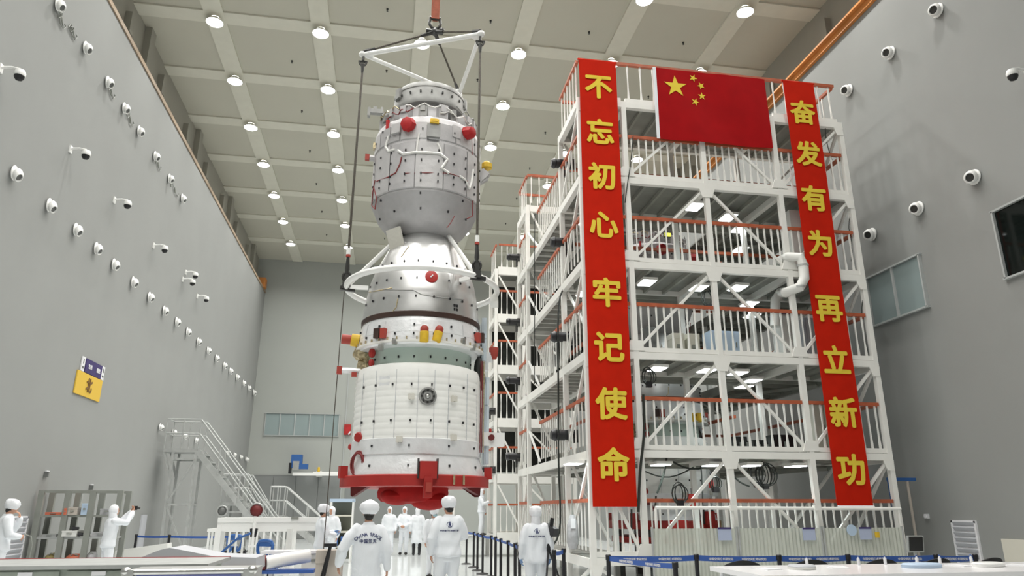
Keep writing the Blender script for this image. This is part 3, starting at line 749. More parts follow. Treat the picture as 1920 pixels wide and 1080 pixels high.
# sensors and covers round the shoulder of the orbital module
def capped(px, py, r, R, L, m, label, sides=8, dome=True):
    T = onskin(px, py, r, 0.15)
    pr = [(R * 0.86, -0.02), (R, 0.02), (R, L * 0.55), (R * 0.82, L * 0.9), (R * 0.4, L)] if dome else [(R, -0.02), (R, L * 0.9), (R * 0.85, L)]
    mb = MB().lathe(pr, sides).xf(T @ Matrix.Rotation(PI / 2, 4, 'X'))
    return obj('sensor_cover', mb, m, sc, label=label)
capped(769, 237, 1.10, 0.16, 0.24, M['red'], 'red bag cover')
capped(872, 251, 1.12, 0.145, 0.24, M['red'], 'red bag cover')
for (px, py, w, d, h, m, n) in ((748, 245, .22, .2, .22, 'orb2', 'sensor_housing'), (812, 250, .27, .22, .30, 'dockgrey', 'sensor_housing'), (853, 250, .2, .16, .28, 'orb2', 'sensor_housing'),
                                (836, 243, .09, .12, .20, 'gold', 'star_tracker'), (784, 262, .1, .06, .16, 'orb2', 'connector_box'), (747, 262, .07, .06, .12, 'darkmetal', 'connector_box'), (849, 272, .08, .05, .12, 'dockgrey', 'connector_box'),
                                (733, 252, .16, .18, .2, 'orb', 'sensor_housing')):
    obj(n, MB().box((0, -d / 2 + 0.08, 0), (w, d, h)).xf(onskin(px, py, 1.10)), M[m], sc)
for k, (a, w, d, h, m) in enumerate(((-88, .30, .25, .36, 'orb'), (-66, .24, .2, .26, 'dockgrey'), (-52, .16, .18, .34, 'orb2'), (-33, .2, .2, .3, 'orb'), (-10, .18, .22, .24, 'dockgrey'), (14, .2, .2, .32, 'orb'), (27, .15, .18, .26, 'dockgrey'),
                                  (50, .2, .2, .3, 'orb2'), (66, .24, .2, .34, 'orb'), (86, .28, .24, .36, 'dockgrey'), (110, .3, .2, .3, 'orb'), (140, .3, .2, .3, 'orb2'), (180, .3, .2, .3, 'orb'), (-120, .3, .2, .32, 'orb2'), (-150, .3, .2, .3, 'orb'))):
    a = math.radians(a); obj('equipment_box', MB().box(cyl(a, 0.96, 9.56 + h / 2 - SZ), (w, d, h), radial(a).to_3x3()).box(cyl(a, 1.06, 9.62 + h / 2 - SZ), (w * .6, .06, h * .5), radial(a).to_3x3()), M[m], sc)
for k, (a0, a1, z_) in enumerate(((-80, -40, 9.86), (-30, 25, 9.80), (30, 75, 9.88), (-60, -20, 9.72), (10, 60, 9.70))):
    obj('shoulder_wire', MB().tube([cyl(math.radians(a0 + (a1 - a0) * i / 10), 1.08 + 0.02 * math.sin(i * 2.3), z_ + 0.05 * math.sin(i * 1.7 + k) - SZ) for i in range(11)], 0.014, 6), M[('gold', 'cable_white', 'dockgrey', 'cable_red', 'cable_white')[k]], sc)
obj('lens_cover', MB().box((0, -0.10, 0), (0.18, 0.24, 0.09)).box((0, -0.21, 0.015), (0.12, 0.04, 0.06)).xf(onskin(813, 236, 1.06)), M['yellowcap'], sc, label='yellow cover')
obj('warning_ribbon', MB().box((0, -0.06, 0), (0.05, 0.06, 0.22)).xf(onskin(731, 236, 1.10)), M['red'], sc, label='red ribbon')
obj('warning_ribbon', MB().box((0, -0.04, 0), (0.16, 0.04, 0.045)).xf(onskin(854, 236, 1.06)), M['red'], sc, label='red ribbon')
# harness tubes and cables over the skin
def harness(name, pts, r, rad, m, par=om):
    P = skin(pts, r); Q = []
    for i in range(len(P) - 1):
        for t in (0, 0.5): Q.append(P[i].lerp(P[i + 1], t))
    Q.append(P[-1]); return obj(name, MB().tube(Q, rad, 6), m, par)
harness('harness', [(746, 282), (756, 289), (776, 286), (800, 286), (825, 288), (839, 299), (828, 315), (842, 325)], 1.185, 0.03, M['cable_white'])
harness('harness', [(729, 255), (723, 275), (728, 283), (740, 280)], 1.18, 0.026, M['cable_white'])
harness('harness', [(862, 330), (872, 337), (880, 354), (884, 342), (887, 318)], 1.185, 0.024, M['cable_white'])
harness('harness', [(786, 250), (783, 268), (781, 284)], 1.175, 0.02, M['cable_white'])
harness('harness', [(820, 268), (826, 280), (828, 290)], 1.175, 0.018, M['cable_white'])
harness('cable', [(706, 340), (728, 332), (742, 324), (750, 307), (753, 294)], 1.182, 0.014, M['cable_red'])
harness('cable', [(757, 325), (800, 324), (842, 325), (870, 334), (876, 340)], 1.186, 0.010, M['cable_red'])
harness('cable', [(703, 338), (699, 360), (697, 385), (703, 392), (706, 372), (701, 352)], 1.182, 0.012, M['cable_red'])
harness('cable', [(884, 262), (886, 310), (887, 350), (886, 405), (876, 410)], 1.16, 0.012, M['cable_red'])
harness('cable', [(852, 405), (845, 418), (838, 427)], 1.08, 0.010, M['cable_red'])
# brackets standing out at the sides
g = MB().bar((-0.70, -0.2, 7.65), (-1.02, -0.25, 7.93), 0.16, 0.14).box((-1.17, -0.25, 7.98), (0.30, 0.12, 0.10)).box((-1.33, -0.25, 7.95), (0.06, 0.14, 0.2)).box((-1.2, -0.25, 8.06), (0.08, 0.06, 0.08)).box((-1.05, -0.25, 8.05), (0.05, 0.06, 0.1))
obj('antenna_bracket', g, M['dockgrey'], sc)
obj('side_boom', MB().tube([(-1.1, -0.1, 6.92), (-1.26, -0.1, 6.92)], 0.07, 10), M['orb2'], sc)
obj('boom_cap', MB().box((-1.31, -0.1, 6.93), (0.09, 0.1, 0.12)), M['brick'], sc, label='reddish cap')
obj('side_box', MB().box((-1.13, -0.15, 7.18), (0.14, 0.14, 0.13)), M['gold'], sc)
g = MB().bar((1.05, 0.05, 6.55), (1.33, 0.0, 6.85), 0.16, 0.2).box((1.18, 0.02, 6.66), (0.3, 0.12, 0.2), (0, -0.6, 0))
obj('sensor_arm', g, M['orb2'], sc)
obj('sensor_cap', MB().lathe([(0.10, 0), (0.12, 0.02), (0.12, 0.12), (0.07, 0.17)], 10, (1.33, 0.0, 6.93)), M['yellowcap'], sc, label='yellow cap')
# ---- return capsule
ca = obj('return_capsule', MB().lathe(W([(0.48, 7.10), (0.50, 7.17), (0.545, 7.16), (0.60, 7.08), (0.71, 6.93), (0.80, 6.75), (0.89, 6.57), (1.0, 6.33), (1.08, 6.10), (1.125, 5.86), (1.16, 5.62), (1.19, 5.40), (1.20, 5.28)][::-1]), 80), M['capsule'], sc)
studs([(0.99, 6.36, AZ[1:9]), (1.10, 5.97, AZ[:9]), (1.165, 5.58, AZ)], ca)
obj('heat_shield_edge', MB().lathe(W([(1.19, 5.17), (1.212, 5.18), (1.216, 5.27), (1.20, 5.285)]), 80, caps=False), M['heat'], sc)
T = onskin(809, 519, 1.10, -0.12)
obj('window_cover', MB().lathe([(0.125, -0.03), (0.125, 0.02), (0.10, 0.03)], 24).xf(T @ Matrix.Rotation(PI / 2, 4, 'X')), M['redpaint'], ca, label='round red window cover')
obj('cover_tab', MB().box((0, -0.04, 0), (0.02, 0.015, 0.07), (0, 0.7, 0)).xf(T), M['signwhite'], ca)
mb = MB()
for k in (-1, 1):
    for j in (-1, 1): mb.box((k * 0.028, 0, j * 0.04), (0.04, 0.03, 0.055))
obj('vent', mb.xf(onskin(854, 577, 1.18)), M['black'], ca)
a, z = S(741, 470, 0.80)
obj('hatch_cover', MB().box((0, 0, 0), (0.40, 0.05, 0.5)).xf(Matrix.Translation(cyl(a, 0.80, 6.93 - SZ)) @ radial(a, 0.35)), M['panelcloth'], ca)
CAPZ = [(7.08, 0.60), (6.93, 0.71), (6.75, 0.80), (6.57, 0.89), (6.33, 1.0), (6.10, 1.08), (5.86, 1.125), (5.62, 1.16), (5.40, 1.19), (5.2, 1.2)]
def cap_skin(pts, off=0.006):
    out = []
    for x, y in pts:
        rr = 1.1
        for _ in range(6):
            a, z = S(x, y, rr); zw = z + SZ
            rr = float(np.interp(-zw, [-q[0] for q in CAPZ], [q[1] for q in CAPZ]))
        out.append(cyl(a, rr + off, z))
    return out
def skin_line(pts, off=0.006):
    Q = []
    for (x0, y0), (x1, y1) in zip(pts[:-1], pts[1:]): Q += [(x0 + (x1 - x0) * t / 4, y0 + (y1 - y0) * t / 4) for t in range(4)]
    return cap_skin(Q + [pts[-1]], off)
for pts, w_, m_ in (([(693, 548), (735, 540)], 0.011, 'gold'), ([(691, 594), (733, 586)], 0.011, 'gold'), ([(746, 560), (743, 576), (735, 586)], 0.010, 'gold'), ([(700, 501), (728, 499)], 0.008, 'gold'), ([(752, 482), (766, 462)], 0.009, 'gold'),
                    ([(691, 548), (720, 543), (775, 544), (790, 552), (820, 557), (870, 562)], 0.008, 'dockgrey'), ([(790, 486), (790, 500)], 0.006, 'dockgrey'), ([(845, 530), (843, 555)], 0.006, 'dockgrey')):
    obj('surface_wire', MB().tube(skin_line(pts), w_, 6), M[m_], ca)
if False: harness('cable', [(690, 548), (720, 543), (775, 544), (790, 552), (820, 557), (870, 562)], 1.15, 0.008, M['dockgrey'], ca)
obj('top_fitting', MB().box((0, 0, 0), (0.26, 0.1, 0.06)).xf(onskin(790, 446, 0.55)), M['darkmetal'], ca)
obj('side_fitting', MB().box((0, 0, 0), (0.10, 0.06, 0.08)).xf(onskin(835, 468, 0.75)), M['darkmetal'], ca)
# ---- propulsion collar
pc = obj('propulsion_collar', MB().lathe(W([(1.03, 4.60), (1.22, 4.63), (1.265, 4.68), (1.26, 4.78), (1.20, 5.14), (1.19, 5.18)]), 80), M['foilwhite'], sc)
for k in range(9):
    a0 = -1.9 + k * 0.43
    obj('foil_panel', MB().lathe(W([(1.225, 4.86), (1.25, 4.865), (1.215, 5.10), (1.19, 5.11)]), 8, a0=a0, a1=a0 + 0.41, caps=False), M['foilwhite'], pc)
mb = MB().lathe(W([(1.25, 4.66), (1.30, 4.665), (1.30, 4.70), (1.25, 4.71)]), 80, caps=False)
obj('trim_ring', mb, M['white'], sc)
mb = MB()
for k in range(26):
    a = -1.9 + k * 0.15; mb.box(cyl(a, 1.285, 4.73 - SZ), (0.02, 0.03, 0.06), radial(a).to_3x3())
obj('ring_clip', mb, M['gold'], sc, kind='stuff')
studs([(1.24, 5.0, AZ[::2]), (1.262, 4.82, AZ[1::1])], pc)
def thruster(px, py, tilt, m1, m2):
    T = onskin(px, py, 1.22) @ Matrix.Rotation(tilt, 4, 'Y')
    b = obj('thruster_cover', MB().lathe([(0.08, -0.14), (0.085, -0.13), (0.085, 0.05), (0.07, 0.07)], 14, (0, -0.08, 0)).xf(T), m1, pc, label='yellow cover with red end')
    obj('cover_end', MB().lathe([(0.075, 0.05), (0.08, 0.06), (0.078, 0.13), (0.05, 0.17), (0.02, 0.18)], 14, (0, -0.08, 0)).xf(T), m2, b, label='red end')
thruster(795, 629, 0.0, M['yellowcap'], M['brick']); thruster(819, 629, 0.22, M['yellowcap'], M['brick'])
for px, w, m in ((714, .13, 'heat'), (724, .10, 'brick'), (888, .11, 'brick'), (895, .10, 'heat')):
    obj('thruster_box', MB().box((0, -0.06, 0), (w, 0.16, 0.19)).xf(onskin(px, 627 if px < 800 else 634, 1.2)), M[m], pc)
for px, py in ((714, 652), (887, 652), (740, 640), (868, 640)):
    obj('valve', MB().lathe([(0.05, -0.06), (0.06, 0.0), (0.05, 0.06)], 8).xf(onskin(px, py, 1.27)), M['steel'], pc)
# side thruster blocks
o = obj('side_thruster', MB().tube([(-1.22, -0.2, 2.82), (-1.38, -0.2, 2.84)], 0.125, 14), M['yellowcap'], sc, label='yellow thruster cover')
obj('cover_end', MB().tube([(-1.38, -0.2, 2.84), (-1.57, -0.2, 2.85)], 0.095, 14), M['brick'], o, label='red end')
mb = MB().ell((-1.12, -0.15, 2.56), (0.20, 0.2, 0.15), 12, 9).ell((-1.08, -0.12, 2.34), (0.16, 0.17, 0.2), 12, 9).ell((-1.16, -0.2, 2.66), (0.12, 0.14, 0.08), 10, 7)
rj = random.Random(4); mb.v = [tuple(c + rj.uniform(-0.03, 0.03) for c in v) for v in mb.v]
obj('foil_bundle', mb, M['gold'], sc, smooth=False)
for p, s in (((-0.95, -0.62, 2.5), .07), ((-0.95, -0.64, 2.3), .06)):
    obj('red_tag', MB().ell(p, (s, s, s * 1.4), 8, 6), M['redpaint'], sc, label='red tag')
o = obj('side_tube', MB().tube([(-1.12, -0.2, 2.22), (-1.52, -0.2, 2.22)], 0.055, 10), M['foilwhite'], sc)
obj('tube_cap', MB().box((-1.57, -0.2, 2.22), (0.10, 0.1, 0.15)), M['brick'], o, label='red cap'); obj('tube_cap', MB().box((-1.28, -0.26, 2.13), (0.1, 0.1, 0.08)), M['brick'], o, label='red cap')
obj('right_cap', MB().lathe([(0.06, -0.14), (0.09, -0.05), (0.10, 0.09), (0.095, 0.1)], 10, (1.52, 0.0, 2.73)), M['brick'], sc, label='red cap')
obj('right_bracket', MB().box((1.33, 0, 2.62), (0.3, 0.1, 0.2)).box((1.3, -0.1, 2.42), (0.18, 0.2, 0.2)), M['foilwhite'], sc)
# ---- green waist and service module
gb = obj('green_waist', MB().lathe(W([(1.04, 4.22), (1.045, 4.26), (1.045, 4.60), (1.03, 4.64)]), 72), M['green'], sc)
studs([(1.045, 4.42, AZ)], gb)
prof = [(1.0, 4.24), (1.14, 4.285), (1.20, 4.26), (1.235, 4.18)]
z = 4.1
while z > 2.66:
    prof += [(1.238, z), (1.250, z - 0.045), (1.238, z - 0.09)]; z -= 0.118
prof += [(1.235, 2.62), (1.22, 2.60)]
sm = obj('service_module', MB().lathe(W(prof[::-1]), 90), M['smwhite'], sc)
obj('radiator_band', MB().lathe(W([(1.235, 2.60), (1.262, 2.61), (1.264, 2.70), (1.258, 2.80), (1.262, 2.88), (1.235, 2.90)]), 90, caps=False), M['foilwhite'], sc)
studs([(1.252, 3.86, AZ[1:9]), (1.252, 3.2, AZ[1:9]), (1.265, 2.75, AZ[2:9:2])], sm)
for az in (-60, -42, -22, -3, 11, 24, 45, 63):     # lacing seams down the blanket
    a = math.radians(az); obj('blanket_seam', MB().box(cyl(a, 1.249, 3.43 - SZ), (0.007, 0.008, 1.42), radial(a).to_3x3()), M['louvre'], sm, smooth=False)
T = onskin(802, 743, 1.25) @ Matrix.Rotation(PI / 2, 4, 'X')
o = obj('round_vent', MB().lathe([(0.165, -0.02), (0.165, 0.025), (0.135, 0.03), (0.13, 0.0), (0.09, 0.0), (0.085, 0.025), (0.05, 0.025), (0.045, 0.0), (0.01, 0.0)], 28).xf(T), M['dockgrey'], sm)
obj('vent_hub', MB().lathe([(0.03, 0.0), (0.035, 0.03), (0.01, 0.04)], 12).xf(T), M['steel'], o)
mb = MB()
for k in range(8): mb.box((0.112 * math.cos(k * PI / 4), 0.112 * math.sin(k * PI / 4), 0.015), (0.035, 0.035, 0.02), (0, 0, k * PI / 4))
obj('vent_slot', mb.xf(T), M['darkmetal'], o, kind='stuff')
for px, py in ((772, 744), (849, 748), (750, 824), (848, 821)):
    obj('grip', MB().box((-0.03, -0.03, 0), (0.025, 0.06, 0.11)).box((0.03, -0.03, 0), (0.025, 0.06, 0.11)).box((0, -0.06, 0), (0.12, 0.02, 0.10)).xf(onskin(px, py, 1.25)), M['panelcloth'], sm)
obj('access_frame', MB().box((0, -0.01, 0), (0.22, 0.02, 0.22)).xf(onskin(722, 712, 1.22)), M['foilwhite'], sm)
for px, py, R in ((674, 820, 0.095), (660, 838, 0.06)):
    obj('port_cover', MB().lathe([(R, -0.02), (R, 0.04), (R * .8, 0.06)], 16).xf(onskin(px, py, 1.24) @ Matrix.Rotation(0.5, 4, 'Z') @ Matrix.Rotation(PI / 2, 4, 'X')), M['redpaint'], sm, label='red port cover')
mb = MB()
for k, (rx, rz) in enumerate(((.13, .24), (.10, .21), (.14, .20))):
    mb.tube([Vector((rx * math.cos(t * PI / 9), -0.03 - 0.015 * k, rz * math.sin(t * PI / 9))) for t in range(19)], 0.018, 6)
obj('coiled_cable', mb.xf(onskin(673, 871, 1.26) @ Matrix.Rotation(0.45, 4, 'Z')), M['cable_red'], sm)
P = [cyl(math.radians(72), 1.27, z - SZ) for z in (4.5, 4.1, 3.6, 3.2, 2.7)]
for k in range(3):
    obj('cable_run', MB().tube([p + Vector((0.03 * k, 0.02 * math.sin(i * 2 + k), 0)) for i, p in enumerate(P)], 0.011, 6), M['cable_red'] if k < 2 else M['gold'], sc)
mb = MB().ell((1.18, -0.25, 2.30), (0.10, 0.12, 0.28)).ell((1.25, -0.2, 2.1), (0.08, 0.1, 0.2))
obj('cable_bundle', mb, M['darkmetal'], sc)
# folded solar wing on the right side
for k, (z0, z1) in enumerate(((0.45, 1.0), (1.03, 1.58), (1.61, 2.16), (2.5, 2.95), (2.98, 3.4))):
    obj('solar_panel', MB().box((1.37 if k < 3 else 1.30, 0.05, (z0 + z1) / 2), (0.06, 0.62, z1 - z0)).box((1.33 if k < 3 else 1.26, -0.2, (z0 + z1) / 2), (0.05, 0.08, z1 - z0)), M['solar'], sc, smooth=False)
o = obj('docking_camera', MB().box((1.50, -0.15, 0.93), (0.42, 0.3, 0.26)), M['whiteclean'], sc)
obj('lens', MB().tube([(1.44, -0.28, 0.96), (1.44, -0.36, 0.96)], 0.06, 12), M['darkred'], o); obj('lens', MB().tube([(1.42, -0.2, 1.05), (1.42, -0.2, 1.14)], 0.04, 8), M['redpaint'], o)
# ---- flared skirt, red ring and engine cover
sk = obj('skirt', MB().lathe(W([(1.34, 2.24), (1.335, 2.27), (1.25, 2.55), (1.235, 2.62)]), 80), M['foilwhite'], sc)
studs([(1.30, 2.40, AZ[2:9:2])], sk)
obj('base_ring', MB().lathe(W([(1.28, 2.04), (1.43, 2.045), (1.43, 2.225), (1.40, 2.245), (1.2, 2.25)]), 32), M['redpaint'], sc)
obj('base_plate', MB().lathe(W([(0.2, 2.06), (1.3, 2.06), (1.3, 2.08), (0.2, 2.08)]), 32), M['darkred'], sc)
for a in (-1.25, 1.30, 2.6, -2.6):
    obj('ring_clamp', MB().box(cyl(a, 1.43, 2.31 - SZ), (0.16, 0.14, 0.22), radial(a).to_3x3()), M['redpaint'], sc)
a = math.radians(6)
T = Matrix.Translation(cyl(a, 1.43, 0)) @ radial(a)
br = obj('lift_bracket', MB().box((0, -0.03, 0.27), (0.30, 0.16, 0.30)).box((0, -0.06, -0.02), (0.14, 0.16, 0.36)).xf(T), M['redpaint'], sc)
for s_ in (-1, 1): obj('bracket_edge', MB().box((0.17 * s_, 0.0, 0.30), (0.025, 0.1, 0.34)).xf(T), M['darkmetal'], br)
obj('bracket_pin', MB().box((0, -0.15, -0.02), (0.10, 0.04, 0.16)).xf(T), M['brick'], br)
for s in (0.35, 0.50):
    obj('ring_pin', MB().tube([cyl(a + s, 1.44, 0.03), cyl(a + s, 1.44, 0.20)], 0.02, 8), M['gold'], sc)
for a, sgn_ in ((-1.12, 1), (1.15, -1)):
    T = Matrix.Translation(cyl(a, 1.12, 0.02)) @ radial(a * 0.2)
    obj('foot_bracket', MB().prism([(-0.17, 0), (0.17, 0), (-0.13 * sgn_, -0.19), (-0.16 * sgn_, -0.17)], 0.22, T), M['darkred'], sc, smooth=False)
wob = lambda a, z: (0.035 * math.sin(3 * a + 1) + 0.02 * math.sin(7 * a)) * (1.0 if z < -0.02 else 0.3)
mb = MB().lathe([(0.66, 0.03), (0.68, -0.08), (0.665, -0.18), (0.60, -0.25), (0.40, -0.28), (0.1, -0.29)][::-1], 48, wob=wob).ell((0.27, -0.25, -0.22), (0.37, 0.4, 0.19)).ell((-0.33, -0.2, -0.15), (0.33, 0.4, 0.17))
obj('engine_cover', mb, M['redfabric'], sc, label='red fabric engine cover')

# the second craft inside the tower
dup(sc, (BX, BY, SZ - 0.86), 0.35, 'second spacecraft standing inside the front tower behind the railings')
std = thing('assembly_stand', 'dark red assembly stand under the spacecraft inside the tower', 'stand', (BX, BY, 0), world=True)
for a in range(6):
    c = cyl(a * PI / 3 + 0.3, 1.15, 0); obj('leg', MB().bar((BX + c.x, BY + c.y, 0), (BX + c.x, BY + c.y, SZ - 0.88), 0.16, 0.16), M['shadowgrey'], std, smooth=False)
obj('platform', MB().lathe([(0.95, 0.0), (1.36, 0.0), (1.36, 0.14), (0.95, 0.14)], 24, (BX, BY, 0.86), caps=False), M['redpaint'], std)
obj('lower_ring', MB().lathe([(1.0, 0.0), (1.25, 0.0), (1.25, 0.1), (1.0, 0.1)], 24, (BX, BY, 0.3), caps=False), M['shadowgrey'], std)

# ================================================================== THE LIFTING GEAR
A_, B_, C_ = Vector((-0.93, 14.47, 11.6)), Vector((1.61, 13.28, 11.6)), Vector((1.39, 15.75, 11.6))
AP = at('y', 14.5, 815, 60)
RZ = 6.03
lf = thing('lifting_ring', 'white ring frame clamped round the silver capsule with black lifting lugs', 'ring', (SX, SY, RZ), world=True)
obj('ring', MB().tube([Vector((SX, SY, RZ)) + Vector((1.56 * math.sin(t * 2 * PI / 64), 1.56 * math.cos(t * 2 * PI / 64), 0)) for t in range(65)], 0.062, 10, caps=False), M['whiteclean'], lf)
lug = MB().box((0, 0, 0.02), (0.16, 0.16, 0.14)).box((0, 0, 0.16), (0.09, 0.09, 0.2)).lathe([(0.06, -0.12), (0.07, 0.0), (0.05, 0.08)], 8)
for p, ta, tr in ((A_, (752, 441), 0.52), (B_, (838, 438), 0.55), (C_, None, 0.5)):
    d = Vector((p.x - SX, p.y - SY, 0)).normalized(); q = Vector((SX, SY, RZ)) + d * 1.57
    mbl = MB().box((0, 0, 0.02), (0.15, 0.15, 0.14)).box((0, 0, 0.16), (0.08, 0.08, 0.2)).bar((-0.12, 0, -0.03), (0.18, 0.05, -0.05), 0.08, 0.08).tube([(-.09, 0, 0.02), (0.09, 0, 0.02)], 0.05, 8)
    obj('lug', mbl.xf(Matrix.Translation(q)), M['darkmetal'], lf)
    if ta:
        e = at('y', 14.15, *ta)
    else: e = Vector((SX, SY, 7.2)) + d * 0.7
    obj('strut', MB().tube([q - d * 0.05 + Vector((0, 0, 0.05)), e], 0.048, 8), M['whiteclean'], lf)
    obj('strut_end', MB().ell(e, (0.075, 0.075, 0.075), 8, 6), M['darkmetal'], lf)
    inn = Vector((SX, SY, RZ)) + d * 1.12
    obj('clamp_arm', MB().bar(inn, q, 0.07, 0.08), M['whiteclean'], lf)
a = math.radians(80)
obj('side_plate', MB().box(Vector((SX, SY, RZ - 0.16)) + cyl(a + 0.15, 1.52, 0), (0.5, 0.16, 0.14), radial(a).to_3x3()), M['white'], lf)
sf = thing('spreader_frame', 'white triangular spreader frame hanging above the spacecraft', 'frame', (0.7, 14.5, 11.6), world=True)
for p, q in ((A_, B_), (B_, C_), (C_, A_)):
    obj('bar', MB().tube([p, q], 0.055 if p is A_ else 0.05, 10), M['whiteclean'], sf)
for p in (A_, B_, C_):
    c = (A_ + B_ + C_) / 3; d = (p - c).normalized()
    obj('corner_block', MB().ell(p + d * 0.02, (0.085, 0.085, 0.07), 10, 8).bar(p - d * 0.02, p - d * 0.22, 0.15, 0.05), M['whiteclean'], sf)
def shackle(p, s=1.0):
    mb = MB()
    mb.tube([p + Vector((0.06 * s * math.cos(t), 0, 0.075 * s * math.sin(t))) for t in [PI * (1.15 * k / 10 - 0.07) + PI for k in range(11)]], 0.020 * s, 6)
    mb.tube([p + Vector((-0.085 * s, 0, 0.02)), p + Vector((0.085 * s, 0, 0.02))], 0.022 * s, 6)
    return mb
for p, n in ((A_, 'left'), (B_, 'right'), (C_, 'rear')):
    d = Vector((p.x - SX, p.y - SY, 0)).normalized(); q = Vector((SX, SY, RZ)) + d * 1.57
    r = thing('wire_rope', 'long dark wire rope from the %s corner of the white spreader down to the ring' % n, 'rope', tuple(p), group='sling ropes below the spreader', world=True)
    lo = q + Vector((0, 0, 0.24)); hi = p + Vector((0, 0, -0.06))
    obj('rope', MB().tube([lo + Vector((0, 0, 0.42)), hi - Vector((0, 0, 0.3))], 0.026, 8), M['rope'], r)
    obj('shackle', MB().tube([hi + Vector((0, 0, 0.06)), hi - Vector((0, 0, 0.1))], 0.03, 6).add(*(lambda m_: (m_.v, m_.f))(shackle(hi - Vector((0, 0, 0.15)), 1.2))), M['darkmetal'], r)
    obj('socket', MB().tube([hi - Vector((0, 0, 0.2)), hi - Vector((0, 0, 0.42))], [0.05, 0.028], 8), M['darkmetal'], r)
    obj('turnbuckle', MB().tube([lo + Vector((0, 0, 0.02)), lo + Vector((0, 0, 0.14)), lo + Vector((0, 0, 0.40))], [0.035, 0.05, 0.032], 8), M['darkmetal'], r)
    obj('hook', MB().tube([lo + Vector((0.075 * math.sin(t * PI / 8), 0, -0.03 + 0.10 * math.cos(t * PI / 8))) for t in range(16)], 0.032, 6), M['darkmetal'], r)
    obj('marker_sleeve', MB().tube([lo + Vector((0, 0, 0.46)), lo + Vector((0, 0, 0.60))], 0.045, 8), M['whiteclean'], r)
    obj('marker_sleeve', MB().tube([lo + Vector((0, 0, 0.41)), lo + Vector((0, 0, 0.46))], 0.048, 8), M['brick'], r, label='red sleeve')
    r = thing('sling_leg', 'short dark sling rod from the crane hook to the %s corner of the white spreader' % n, 'rope', tuple(AP), group='sling rods above the spreader', world=True)
    e = p + Vector((0, 0, 0.07)); v = (AP - e)
    obj('rod', MB().tube([e + v * 0.1, AP - v * 0.1], 0.024, 8), M['rope'], r)
    obj('socket', MB().tube([e, e + v * 0.16], [0.05, 0.035], 8), M['darkmetal'], r)
    obj('socket', MB().tube([AP - v * 0.2, AP], [0.035, 0.055], 8), M['darkmetal'], r)
r = thing('crane_hook', 'black crane hook and shackles under the orange lifting strap', 'hook', tuple(AP), world=True)
obj('master_link', MB().ell(AP, (0.10, 0.10, 0.09), 10, 8).tube([AP + Vector((-0.2, 0, 0.02)), AP + Vector((0.2, 0, 0.0))], 0.05, 8), M['darkmetal'], r)
obj('shackle', MB().tube([AP + Vector((0.13 * math.sin(t), 0, 0.26 - 0.17 * math.cos(t))) for t in [-2.4 + 4.8 * k / 14 for k in range(15)]], 0.035, 8).tube([AP + Vector((-0.13, 0, 0.38)), AP + Vector((0.13, 0, 0.38))], 0.045, 8), M['darkmetal'], r)
obj('pin', MB().ell(AP + Vector((0.16, -0.03, 0.03)), (0.075, 0.075, 0.075), 10, 8), M['darkmetal'], r)
o = obj('lifting_strap', MB().box(AP + Vector((0.0, 0, 2.2)), (0.19, 0.09, 3.7)).box(AP + Vector((0.0, 0.03, 2.2)), (0.12, 0.09, 3.7)), M['strap']); tag(o, 'orange-brown lifting strap running up from the black crane hook', 'strap')
p = Vector((SX, SY, RZ)) + Vector((A_.x - SX, A_.y - SY, 0)).normalized() * 1.57
wire([p + Vector((-0.03, 0, -0.1)), p + Vector((-0.06, 0.1, -3)), p + Vector((-0.08, 0.15, -5.7)), p + Vector((-0.06, 0.2, -6.0))], 0.009, M['rope'], 'thin guide line hanging from the left lug of the ring to the floor', 'guide_line', 'rope')

# ================================================================== BANNERS AND FLAG
BANY = TY0 - 0.14
def face_y(me, x, z, fy):      # lettering to the plane that faces the camera end, draped on fy(x, z)
    n = len(me.vertices); a = np.zeros(n * 3); me.vertices.foreach_get('co', a); a = a.reshape(-1, 3).copy()
    X = a[:, 0] + x; Z = a[:, 1] + z
    Y = np.array([fy(p, q) for p, q in zip(X, Z)]) - 0.015 - a[:, 2]
    me.vertices.foreach_set('co', np.stack([X, Y, Z], 1).ravel()); me.update(); return me
def cloth(name, x0, x1, z0, z1, nx, nz, fy, m, parent, skew=0.0):
    vs = []; fs = []
    for t in (0, 0.01):
        for j in range(nz + 1):
            for i in range(nx + 1):
                x = x0 + (x1 - x0) * i / nx; z = z0 + (z1 - z0) * j / nz
                vs.append((x, fy(x, z) + t, z + skew * (x - x0)))
    w = nx + 1; h = (nx + 1) * (nz + 1)
    for j in range(nz):
        for i in range(nx):
            a = j * w + i; fs += [(a, a + 1, a + w + 1, a + w), (h + a, h + a + w, h + a + w + 1, h + a + 1)]
    for i in range(nx):
        fs += [(i, h + i, h + i + 1, i + 1), (nz * w + i, nz * w + i + 1, h + nz * w + i + 1, h + nz * w + i)]
    for j in range(nz):
        fs += [(j * w, (j + 1) * w, h + (j + 1) * w, h + j * w), (j * w + nx, h + j * w + nx, h + (j + 1) * w + nx, (j + 1) * w + nx)]
    return obj(name, MB().add(vs, fs), m, parent)
